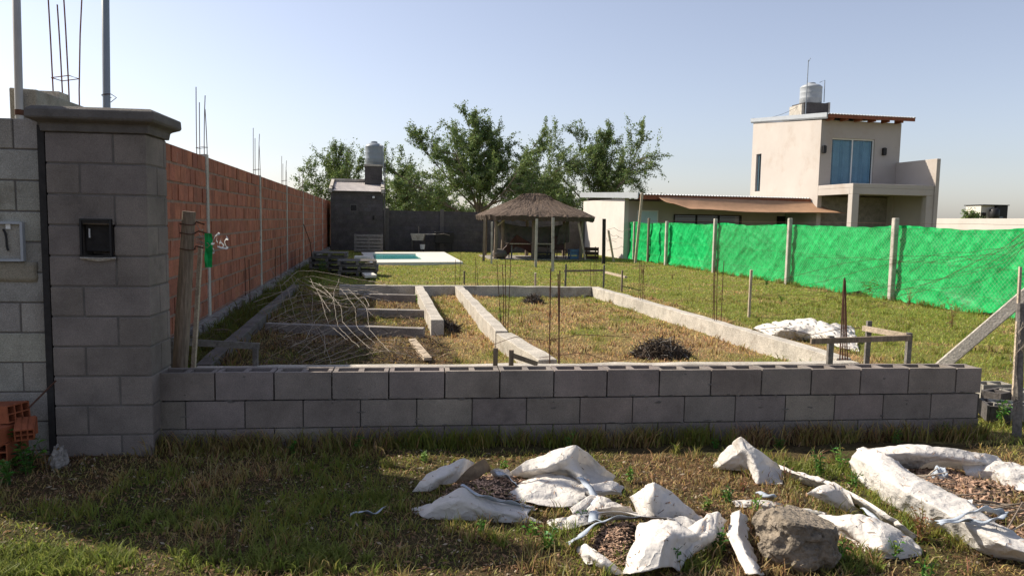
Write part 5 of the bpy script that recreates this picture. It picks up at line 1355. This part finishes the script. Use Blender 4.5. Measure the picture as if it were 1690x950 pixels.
mb = MB(); ribbon(mb, [(900, 415, .06), (940, 440, .07), (985, 490, .06), (1000, 510, .05)], *Z3, .03, M['strap']); mb.build('strap', sD, smooth=True, solid=.003)
# strip S
mb = MB(); panel(mb, [[(258, 452, .07), (240, 560, .08), (280, 650, .07), (340, 748, .05)], [(300, 435, .10), (290, 560, .11), (332, 650, .10), (382, 748, .07)], [(335, 472, .01), (342, 560, .02), (366, 650, .01), (412, 748, 0)]], *Z3, M['bag'], seed=41)
tag(finish(mb, 'burst_sack'), 'narrow strip of white sack left of the lump of cement', 'sack', sg)
# ring sack E
sE = sack('large white sack rolled down into a ring around dry twigs and earth', G(1560, 820))
mb = MB()
panel(mb, [[(842, 215, 0), (900, 292, 0), (1020, 382, 0), (1170, 472, 0), (1320, 534, 0), (1450, 602, 0), (1700, 678, 0)], [(848, 150, .12), (945, 205, .17), (1075, 305, .17), (1228, 385, .16), (1395, 470, .14), (1560, 562, .13), (1710, 622, .10)], [(895, 108, .16), (1010, 138, .20), (1112, 228, .18), (1252, 298, .16), (1402, 374, .14), (1562, 480, .13), (1720, 570, .10)], [(1000, 152, .03), (1070, 202, .03), (1150, 252, .03), (1270, 312, .03), (1420, 392, .03), (1580, 492, .03), (1720, 590, .03)]], *Z3, M['bag'], seed=51, amp=.012)
panel(mb, [[(870, 112, .08), (1000, 104, .12), (1130, 86, .2), (1300, 104, .2), (1500, 130, .16), (1562, 150, .10)], [(885, 150, .12), (1010, 148, .14), (1122, 138, .16), (1300, 150, .15), (1452, 170, .13), (1602, 190, .08)], [(1050, 182, .0), (1090, 202, .0), (1170, 202, .02), (1350, 202, .03), (1430, 212, .03), (1650, 232, .02)]], *Z3, M['bag'], seed=52, amp=.012)
panel(mb, [[(1380, 182, .08), (1500, 170, .11), (1620, 175, .11), (1750, 200, .1)], [(1400, 222, .06), (1500, 216, .08), (1620, 232, .09), (1750, 252, .08)], [(1420, 272, 0), (1520, 266, .01), (1620, 302, .01), (1750, 332, .02)]], *Z3, M['bag'], seed=53, amp=.012)
panel(mb, [[(1360, 375, .08), (1440, 370, .12), (1430, 400, .10)], [(1350, 410, .06), (1400, 408, .09), (1420, 412, .08)]], *Z3, M['bag'], seed=54, amp=.006)
finish(mb, 'fabric', sE)
mb = MB(); rg, cc = mound(mb, [(1090, 190), (1250, 190), (1450, 250), (1700, 330), (1760, 560), (1600, 520), (1350, 380), (1150, 260)], *Z3, .05, M['soil'], 8); chips(mb, rg, cc, 1100, .05, M['chip'], .02, (.4, .7, 1.0, 1.3)); mb.build('dry_litter', sE)
for k in range(22):
    x = random.uniform(1120, 1740); y = 200+(x-1120)*.42+random.uniform(-20, 70); p = G(1120+x/2.965, 700+y/2.965, .08); a = random.uniform(-.9, .9); ln = random.uniform(.08, .26)
    mb = MB(); d = Vector((math.cos(a), math.sin(a)*.8, random.uniform(-.15, .25)))*ln
    mb.tube([p-d, p+Vector((0, 0, random.uniform(-.02, .02))), p+d], [random.uniform(.004, .008), .005, .003], M['wood'] if k % 3 else M['woodpale'], 6)
    tag(mb.build('dry_twig'), 'dry twig among the litter inside the ring-shaped white sack', 'twig', 'dry twigs inside the ring-shaped sack')
mb = MB()
ribbon(mb, [(1270, 470, .16), (1350, 455, .17), (1430, 425, .18), (1500, 405, .2), (1560, 415, .19), (1590, 440, .16)], *Z3, .045, M['strap'])
ribbon(mb, [(1430, 470, .16), (1490, 475, .17), (1560, 460, .18), (1592, 435, .16)], *Z3, .05, M['strap']); ribbon(mb, [(1275, 478, .16), (1360, 464, .17), (1440, 466, .17)], *Z3, .03, M['strap'])
mb.build('strap', sE, smooth=True, solid=.004)
def lump(name, px, py, rx, ry, h, mt, label, cat, seed=0, sub=4, rough=.25, z0=0, parent=None):
    bm = bmesh.new(); bmesh.ops.create_icosphere(bm, subdivisions=sub, radius=1); p = G(px, py); mb = MB()
    vs = []
    for v in bm.verts:
        q = v.co; n_ = 1+rough*noise.noise(q*1.6+Vector((seed, 0, 0)))+rough*.5*noise.noise(q*4+Vector((0, seed, 0)))+rough*.15*noise.noise(q*11)
        b = round(n_*6)/6*.5+n_*.5
        zz = q.z*.62*b
        if name == 'cement_lump': zz = min(zz, .36+.16*q.x*b*-1+.05*n_)
        vs.append(p+Vector((q.x*rx*b, q.y*ry*b, gz(p.x, p.y)+h*.45+h*zz+z0)))
    mb.add(vs, [tuple(x.index for x in f.verts) for f in bm.faces], mt); bm.free()
    return tag(mb.build(name), label, cat)
lump('cement_lump', 1312, 925, .20, .15, .27, M['rock'], 'rough lump of hardened cement in the bottom right foreground', 'rock', 3, 5)
lump('stone', 1262, 868, .07, .05, .07, M['rock'], 'small stone behind the lump of cement', 'rock', 9, 3)
lump('stone', 1312, 858, .14, .05, .05, M['paleblock'], 'flat pale stone behind the lump of cement', 'rock', 10, 3)
lump('plaster_lump', 98, 772, .045, .04, .13, M['dkconcrete'], 'whitish lump of plaster at the foot of the gate pillar', 'lump', 5, 4, .5)
mb = MB(); ribbon(mb, [(395, 360, .04), (430, 375, .05), (468, 385, .04)], *Z3, .05, M['strap']); tag(mb.build('webbing_strap', smooth=True, solid=.01), 'short grey strap end in the dry grass beside the tent-like scrap', 'strap')
lump('fabric_knot', 1550, 795, .05, .05, .10, M['strap'], 'grey knotted strap bundle on the twigs inside the ring-shaped sack', 'strap', 6, 4, .5)
# heap of white sack inside the lot
mb = MB()
panel(mb, [[(105, 500, .02), (190, 478, .16), (340, 463, .28), (430, 480, .26), (522, 500, .14)], [(175, 530, .04), (240, 502, .18), (350, 492, .22), (432, 512, .2), (532, 540, .08)], [(262, 552, 0), (340, 552, .02), (400, 562, .03), (482, 592, 0), (545, 602, 0)]], *Z8, M['bag'], seed=61, amp=.028, k=18)
tag(finish(mb, 'white_sack', solid=.006), 'crumpled white sack heaped on the grass behind the rebar cage, inside the lot', 'sack')
# orange hollow bricks at the left edge
def hollow(px, py, L_, W_, H_, rz, tilt, label, z=0):
    p = G(px, py); p.z = gz(p.x, p.y)+z; Mx = Matrix.Translation(p) @ Matrix.Rotation(rz, 4, 'Z') @ Matrix.Rotation(tilt, 4, 'X')
    mb = MB(); nC, nR = 3, 2; t = .008
    for i in range(nC+1): mb.box(Vector(((-W_/2+W_*i/nC), 0, H_/2)), t/2, L_/2, H_/2, M['orange'])
    for j in range(nR+1): mb.box(Vector((0, 0, H_*j/nR+(t/2 if j == 0 else (-t/2 if j == nR else 0)))), W_/2-.001, L_/2-.001, t/2, M['orange'])
    mb.v = [tuple(Mx @ Vector(v)) for v in mb.v]; return tag(mb.build('hollow_brick'), label, 'brick', 'orange bricks left of the pillar')
def hb(px, py, Yd, L_, W_, H_, rz, tilt, label):
    g_ = G(px, py); p = D(px, py, Yd); p0 = Vector((p.x, p.y, 0)); S_ = G; 
    o = hollow(px, 760, L_, W_, H_, rz, tilt, label); o.location += Vector((p.x-G(px, 760).x, p.y-G(px, 760).y, p.z-H_/2-gz(G(px, 760).x, G(px, 760).y))); return o
hb(6, 735, 4.62, .30, .16, .11, .2, 0, 'orange hollow brick at the bottom of the little pile by the left edge')
hb(12, 710, 4.62, .30, .16, .11, -.2, .03, 'orange hollow brick in the middle of the little pile by the left edge')
hb(4, 680, 4.66, .28, .15, .11, 1.3, -.1, 'orange hollow brick on top of the little pile by the left edge')
hb(42, 705, 4.60, .15, .10, .08, .5, .35, 'broken orange brick end leaning on the pile, nearest the pillar')
mb = MB(); mb.tube([D(48, 672, 4.5), D(92, 628, 4.82)], .006, M['rust'], 6); tag(mb.build('steel_rod'), 'short rusty rod sticking out between the side wall and the pillar', 'rod')

# ================================================================== WIRE NETTING IN THE SHADE
mb = MB()
strands = [((400, 482), (465, 470), (490, 448), (520, 447), (600, 462)), ((418, 498), (470, 480), (500, 470), (600, 478), (640, 486)), ((432, 512), (490, 488), (520, 485), (560, 495), (600, 490)),
           ((445, 528), (485, 508), (530, 500), (570, 478), (580, 470)), ((458, 542), (500, 526), (545, 512), (585, 490), (592, 483)), ((470, 556), (530, 538), (570, 515), (600, 490), (610, 505)),
           ((480, 572), (530, 548), (570, 532), (605, 512), (608, 500)), ((498, 586), (550, 562), (590, 545), (612, 535), (640, 530)), ((520, 596), (570, 578), (600, 560), (630, 552), (660, 545)),
           ((455, 538), (480, 527), (510, 530), (535, 550), (536, 585)), ((600, 462), (640, 470), (590, 480), (540, 475), (500, 460)), ((470, 448), (500, 466), (530, 480), (560, 500), (600, 502)),
           ((545, 598), (600, 585), (640, 578), (690, 590), (720, 585)), ((560, 460), (552, 480), (548, 500), (520, 530), (505, 560))]
strands = strands+[tuple((x+random.uniform(-16, 16), y+random.uniform(4, 16)) for x, y in q) for q in strands[:12]]
crs = [((x0, 452+(x0-460)*.25), (x0+22, 480+(x0-460)*.25), (x0+30, 520+(x0-460)*.2), (x0+62, 560+(x0-460)*.12)) for x0 in range(440, 590, 17)]
strands = strands+[tuple((x+random.uniform(-6, 6), y+random.uniform(-6, 6)) for x, y in q) for q in crs]
for k, s in enumerate(strands):
    c = [np.array(list(D(x, y, 9.6-(y-450)*.018+random.uniform(-.1, .1)))) for x, y in s]
    q = [Vector(p)+Vector((random.uniform(-.004, .004), random.uniform(-.01, .01), random.uniform(-.005, .005))) for p in dense(c, 9)]
    mb.tube(q, .0021 if k > 13 else .003, M['steel'], 4)
tag(mb.build('wire_netting'), 'crumpled loose wire netting curling up over the shaded left part of the foundation', 'wire netting')
for s_, lab in ((((810, 570), (850, 556), (900, 562), (960, 552), (1040, 556)), 'thin rusty wire arching over the middle foundation wall'), (((1240, 545), (1290, 540), (1340, 552), (1400, 540), (1470, 548)), 'thin rusty wire passing in front of the white sack heap'), (((890, 590), (960, 582), (1010, 596), (1060, 588), (1110, 596)), 'thin rusty wire lying between the two tall bars and the burnt brush')):
    mb = MB(); c = [np.array(list(D(x, y, 7.6))) for x, y in s_]; mb.tube([Vector(p) for p in dense(c, 6)], .003, M['rust'], 4)
    tag(mb.build('loose_wire'), lab, 'wire')

# ================================================================== WEEDS
def weed(px, py, h, n, label, spread=.5, lw=.012, col=(.09, .17, .03), Yd=None, name='weed_plant', grp='weeds', dry=0, zb=0):
    p = G(px, py, zb); rs = random
    p.z = gz(p.x, p.y) if zb == 0 else zb
    mb = MB()
    for s in range(n):
        a = rs.uniform(0, 2*math.pi); l = rs.uniform(.1, spread)*h; hh = h*rs.uniform(.55, 1); q0 = p+Vector((rs.uniform(-.02, .02), rs.uniform(-.02, .02), 0))
        pts = [q0+Vector((math.cos(a)*l*t*t, math.sin(a)*l*t*t, hh*t)) for t in (0, .25, .5, .75, 1)]
        tc = tuple(c*rs.uniform(.8, 1.5) for c in col)
        mb.tube(pts, [.004, .003, .003, .002, .0012], M['weed'], 4, tint=tc)
        m_ = max(4, int(hh/.03))
        for k in range(m_):
            t = .15+.85*k/m_; i = min(3, int(t*4)); b = pts[i]+(pts[i+1]-pts[i])*(t*4-i); az_ = rs.uniform(0, 6.28); d = Vector((math.cos(az_), math.sin(az_), rs.uniform(0, .8))).normalized()
            ll = h*.16*rs.uniform(.6, 1.3)+.012; sd_ = d.cross(Vector((0, 0, 1))).normalized()*lw*rs.uniform(.6, 1.2)
            if dry: ll *= .5
            tc2 = tuple(c*rs.uniform(.7, 1.7) for c in col); mid = b+d*ll*.5+Vector((0, 0, .004)); tip = b+d*ll-Vector((0, 0, ll*.25))
            mb.add([b, mid-sd_, tip, mid+sd_], [(0, 1, 2), (0, 2, 3)], M['weed'], tc2)
    return tag(mb.build(name), label, 'weed', grp)
G1 = (.075, .16, .03); G2 = (.15, .24, .045); DR = (.26, .17, .08)
ws = [(1330, 612, .16, 5, G2, 'pale green weed rising behind the low wall, just left of the frame stakes'), (935, 742, .16, 2, G1, 'thin weed stalk against the middle of the low wall'),
      (1350, 785, .20, 6, G1, 'leafy green weed beside the left end of the ring-shaped sack'), (1385, 772, .18, 6, G2, 'bright weed by the top of the ring-shaped sack'), (1410, 800, .15, 5, G1, 'small weed against the rolled rim of the ring-shaped sack'),
      (880, 880, .10, 6, G2, 'low leafy weed before the torn sack with wood chips'), (905, 905, .11, 5, G1, 'low dark weed under the torn sack with wood chips'), (700, 765, .08, 5, G2, 'little weed behind the torn sack, left'), (830, 775, .08, 5, G2, 'little weed behind the torn sack, centre'),
      (1165, 845, .09, 6, G2, 'fresh weed between the peaked sack and the tent-like scrap'), (1140, 890, .10, 6, G1, 'weed covering the foot of the peaked sack'), (1200, 835, .10, 6, G1, 'weed in front of the tent-like scrap'), (1265, 880, .09, 4, G2, 'tufted weed behind the lump of cement'),
      (1385, 920, .14, 7, G2, 'tall grass-like weed right of the lump of cement'), (1530, 945, .12, 5, G1, 'green weed at the bottom edge below the long strip of sack'), (1110, 940, .13, 6, G1, 'weed at the bottom edge right of the peaked sack'),
      (12, 775, .30, 9, G1, 'leafy weed hiding the foot of the orange brick pile'), (45, 780, .26, 9, G1, 'leafy weed in front of the orange brick pile, nearer the pillar'), (75, 775, .20, 8, DR, 'dry weed at the foot of the pillar beside the brick pile'),
      (1040, 800, .12, 6, G2, 'weed right of the torn sack with wood chips'), (960, 870, .10, 7, G1, 'weed between the torn sack and the peaked sack'), (1225, 815, .10, 5, DR, 'dry weed at the hem of the tent-like scrap'), (1300, 800, .12, 6, DR, 'dry weed above the twisted strip of sack'), (1440, 890, .10, 7, G1, 'weed below the lower sheet of the twisted strip'), (1480, 915, .12, 7, G2, 'weed at the bottom edge left of the dry brown tuft'), (1185, 915, .14, 8, G1, 'weed between the peaked sack and the narrow strip'), (1600, 940, .11, 6, DR, 'dry weed at the bottom right edge under the ring-shaped sack'), (795, 880, .09, 6, G1, 'weed in the shade before the torn sack, left part'), (1245, 850, .12, 6, G2, 'weed beside the small stone behind the lump of cement'),
      (590, 745, .14, 5, G1, 'dark weed at the foot of the low wall, left part'), (480, 748, .12, 5, G1, 'dark weed at the foot of the low wall near the pillar'), (1285, 735, .11, 5, G1, 'weed at the foot of the low wall behind the tent-like scrap'), (1480, 732, .13, 5, G1, 'weed at the foot of the low wall, right part'), (1180, 738, .10, 5, G1, 'weed at the foot of the low wall right of its middle'),
      (1520, 890, .22, 16, DR, 'dry brown tuft growing through the gap beside the ring-shaped sack'), (30, 760, .24, 8, G1, 'weedy plant with pale seed heads in front of the orange bricks'), (10, 800, .22, 8, G1, 'weedy plant at the left edge of the view'),
      (1265, 470, .30, 10, G1, 'weed clump at the base of the fence post in the middle of the sheet'), (1430, 498, .65, 3, G2, 'tall thin weed against the green sheet left of a post'), (1500, 505, .40, 10, DR, 'dry weed clump at the base of the nearest fence post'), (1570, 540, .62, 7, DR, 'tall dry weed against the nearest green sheet panel'),
      (1110, 460, .25, 8, DR, 'dry weed clump at the foot of the far fence posts'), (1060, 452, .35, 8, DR, 'dry weed clump below the far end of the green sheet'), (530, 455, .5, 6, G1, 'weedy stalks in the shade beside the pallets'), (690, 500, .25, 8, G2, 'green weed inside the first broken foundation wall'),
      (825, 530, .2, 6, G2, 'green weed at the break of the middle foundation wall'), (1290, 500, .22, 8, G1, 'weed beside the white sack heap inside the lot'), (1560, 720, .14, 6, G1, 'weed before the right end of the low wall'), (1650, 700, .25, 8, G1, 'weed among the loose blocks at the wall end')]
for (px, py, h, n, c, lab) in ws: weed(px, py, h, n, lab, col=c, dry=(c is DR), lw=.006 if c is DR else .011, grp='weeds around the walls and sacks')
# dark heaps of burnt brush inside the foundation
def heap(px, py, r, h, label, n=520):
    p = G(px, py); mb = MB()
    for k in range(n):
        a = random.uniform(0, 6.28); q = r*random.random()**.5; b = p+Vector((math.cos(a)*q, math.sin(a)*q*.7, max(0, h*(1-(q/r)**2))*random.uniform(.3, 1)))
        d = Vector((random.gauss(0, 1), random.gauss(0, 1), random.gauss(0, .8))).normalized()*random.uniform(.04, .13)
        mb.tube([b-d, b+Vector((0, 0, .02)), b+d], .005, M['brush'] if k % 5 else M['woodgrey'], 3, tint=random.choice([.35, .5, .8]), cap=False)
    P = [[p+Vector((math.cos(a)*r*f, math.sin(a)*r*f*.7, h*.75*(1-f*f)+.03*noise.noise(Vector((math.cos(a)*3, math.sin(a)*3, f*3+px))))) for a in list(np.linspace(0, 2*math.pi, 20))] for f in (1.0, .75, .5, .25, .02)]
    mb.grid(P, M['soil']); return tag(mb.build('brush_heap'), label, 'heap', 'dark brush heaps in the foundation')
heap(1092, 588, .36, .22, 'large dark heap of burnt brush near the front foundation wall')
heap(880, 500, .20, .16, 'small dark heap of brush in the far part of the large room', 240)
heap(736, 546, .22, .14, 'small dark heap of brush at the end of the broken foundation wall', 240)

# ================================================================== GRASS
x, y = uni(70000, -4.2, 4.4, 2.7, 5.15)
k = keepout(x, y); blades('grass', x[k], y[k], .012, .05, .0028, .9, bright=1.15, label='matted dry and green grass in front of the low wall', flat=.35)
sx, sy = uni(1500, -4.2, 4.4, 2.7, 5.2); dn = fbm(sx*1.5, sy*1.5, 77); s_ = dn > .50; sx = sx[s_]; sy = sy[s_]
x, y = clump(sx, sy, 26, .055); blades('grass', x, y, .03, .11, .003, .7, label='taller green grass tufts in front of the low wall')
x, y = uni(9000, 3.45, 6.5, 4.6, 6.3); blades('grass', x, y, .015, .07, .0035, .8, bright=1.3, label='grass around the loose blocks past the right end of the low wall', flat=.2)
# weeds' fringe along the wall foot
sx = rng.random(300); px_ = WA.x+(WB.x-WA.x)*sx; py_ = WA.y+(WB.y-WA.y)*sx-.03-.10*rng.random(300)
x, y = clump(px_, py_, 26, .06); blades('grass', x, y, .04, .19, .0035, .6, bright=.95, label='grass fringe along the foot of the low wall')
# lot
def lotgrass(n, ya, yb, hmin, hmax, wd, lab, lean=.8, flat=.2, La=-4.2, Lb=11.7, br=1.5):
    y = ya+(yb-ya)*rng.random(n); L = La+(Lb-La)*rng.random(n); x = L-.1894*y
    k = keepout(x, y); k &= ~((y < 37.4) & (y > 33.3) & (L > 11.2))
    blades('grass', x[k], y[k], hmin, hmax, wd, lean, bright=br, label=lab, flat=flat)
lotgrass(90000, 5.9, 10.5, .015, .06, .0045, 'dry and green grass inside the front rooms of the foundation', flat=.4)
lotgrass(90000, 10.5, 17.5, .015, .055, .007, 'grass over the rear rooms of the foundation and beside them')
lotgrass(90000, 17.5, 37, .02, .055, .012, 'short lawn between the foundation and the rear wall', flat=.1)
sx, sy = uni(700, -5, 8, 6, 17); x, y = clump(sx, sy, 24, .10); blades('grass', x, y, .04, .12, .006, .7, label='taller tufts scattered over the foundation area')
# dark weeds along the brick wall foot
s = rng.random(420)*26+1.5; q = .15+rng.random(420)*.9; bx = BA.x+BX.x*s-BN.x*q; by = BA.y+BX.y*s-BN.y*q
x, y = clump(bx, by, 22, .10); blades('grass', x, y, .05, .24, .007, .6, bright=.9, label='rank weeds along the foot of the brick wall')
s = rng.random(200)*20; bx = fpt(0).x-.1894*(10+s)-.2*rng.random(200); by = 10+s; x, y = clump(bx, by, 20, .10); blades('grass', x, y, .05, .2, .006, .7, label='grass fringe along the foot of the green fence')

# bright juicy tufts low in the view and crumbled litter over the near ground
def patch(cx, cy, rx, ry, n): 
    a = rng.random(n)*6.283; q = rng.random(n)**.5; return cx+np.cos(a)*q*rx, cy+np.sin(a)*q*ry
xs, ys = [], []
for px, py, rx, ry, n in ((60, 925, .22, .12, 70), (130, 930, .15, .10, 40), (430, 925, .25, .10, 60), (20, 930, .12, .1, 40), (520, 940, .2, .08, 30), (250, 860, .2, .1, 25), (900, 890, .2, .08, 25), (1390, 925, .12, .08, 30), (1130, 930, .1, .08, 25), (1370, 780, .22, .10, 40), (620, 830, .2, .1, 20)):
    c = G(px, py); a, b = patch(c.x, c.y, rx*1.8, ry*1.6, int(n*1.3)); xs.append(a); ys.append(b)
x, y = clump(np.concatenate(xs), np.concatenate(ys), 20, .035)
n = len(x); _gc = grass_cols
def grass_cols(x, y, n, bright=1.0):
    k = rng.random(n)[:, None]; return (np.array([.16, .22, .035])*(1-k)+np.array([.26, .27, .07])*k)*(.55+.7*rng.random(n))[:, None]
blades('grass', x, y, .02, .09, .003, .75, label='bright green tufts nearest the viewer')
grass_cols = _gc
n = 26000; x, y = uni(n, -4.2, 4.4, 2.7, 5.1); z = gh(x, y)+.004+.012*rng.random(n)
a = rng.normal(0, 1, (n, 3)); a[:, 2] *= .35; a /= np.linalg.norm(a, axis=1)[:, None]; b = np.cross(a, rng.normal(0, .5, (n, 3))+np.array([0, 0, 1.])); b /= np.linalg.norm(b, axis=1)[:, None]
L_ = (.006+.018*rng.random(n)**2)[:, None]; W_ = (.002+.006*rng.random(n))[:, None]; C0 = np.stack([x, y, z], -1)
Vv = np.stack([C0-a*L_, C0+b*W_, C0+a*L_, C0-b*W_], 1).reshape(-1, 3)
cl = np.array([.22, .13, .07])*(.4+1.5*rng.random(n))[:, None]; w_ = rng.random(n) < .12; cl[w_] = np.array([.5, .42, .3])
tag(np_mesh('leaf_litter', Vv, np.arange(n*4).reshape(-1, 4), cl, M['grass'], 4, kind='stuff'), 'crumbled brown leaf litter between the grass blades in front of the low wall', 'litter')

for (bx0, bx1, by0, by1, nn, lab) in ((-1.4, .9, 7.7, 9.7, 700, 'dark dry brush and stalks tangled over the nearest shaded room of the foundation'), (-1.4, .7, 10.2, 13.8, 700, 'dark dry brush and stalks over the middle shaded rooms of the foundation'), (-3.6, -1.9, 7.5, 13.5, 600, 'dark stalks and brush between the brick wall and the foundation')):
    mb = MB()
    for k in range(nn):
        L = random.uniform(bx0, bx1); y = random.uniform(by0, by1); p = lot(L, y); 
        if vn(np.array([p.x*2.2]), np.array([y*2.2]), 5)[0] < .4: continue
        hh = random.uniform(.03, .16); p.z = gz(p.x, p.y)+random.uniform(0, hh)
        d = Vector((random.gauss(0, 1), random.gauss(0, 1), random.gauss(0, .55))).normalized()*random.uniform(.06, .22)
        if p.z-abs(d.z) < -.02: d.z *= .3
        mb.tube([p-d, p+Vector((random.uniform(-.02, .02), 0, random.uniform(0, .04))), p+d], [.003, .004, .0015], M['brush'], 3, tint=random.choice([.6, 1, 1.6, 2.6]), cap=False)
    tag(mb.build('dry_brush'), lab, 'brush', kind='stuff')
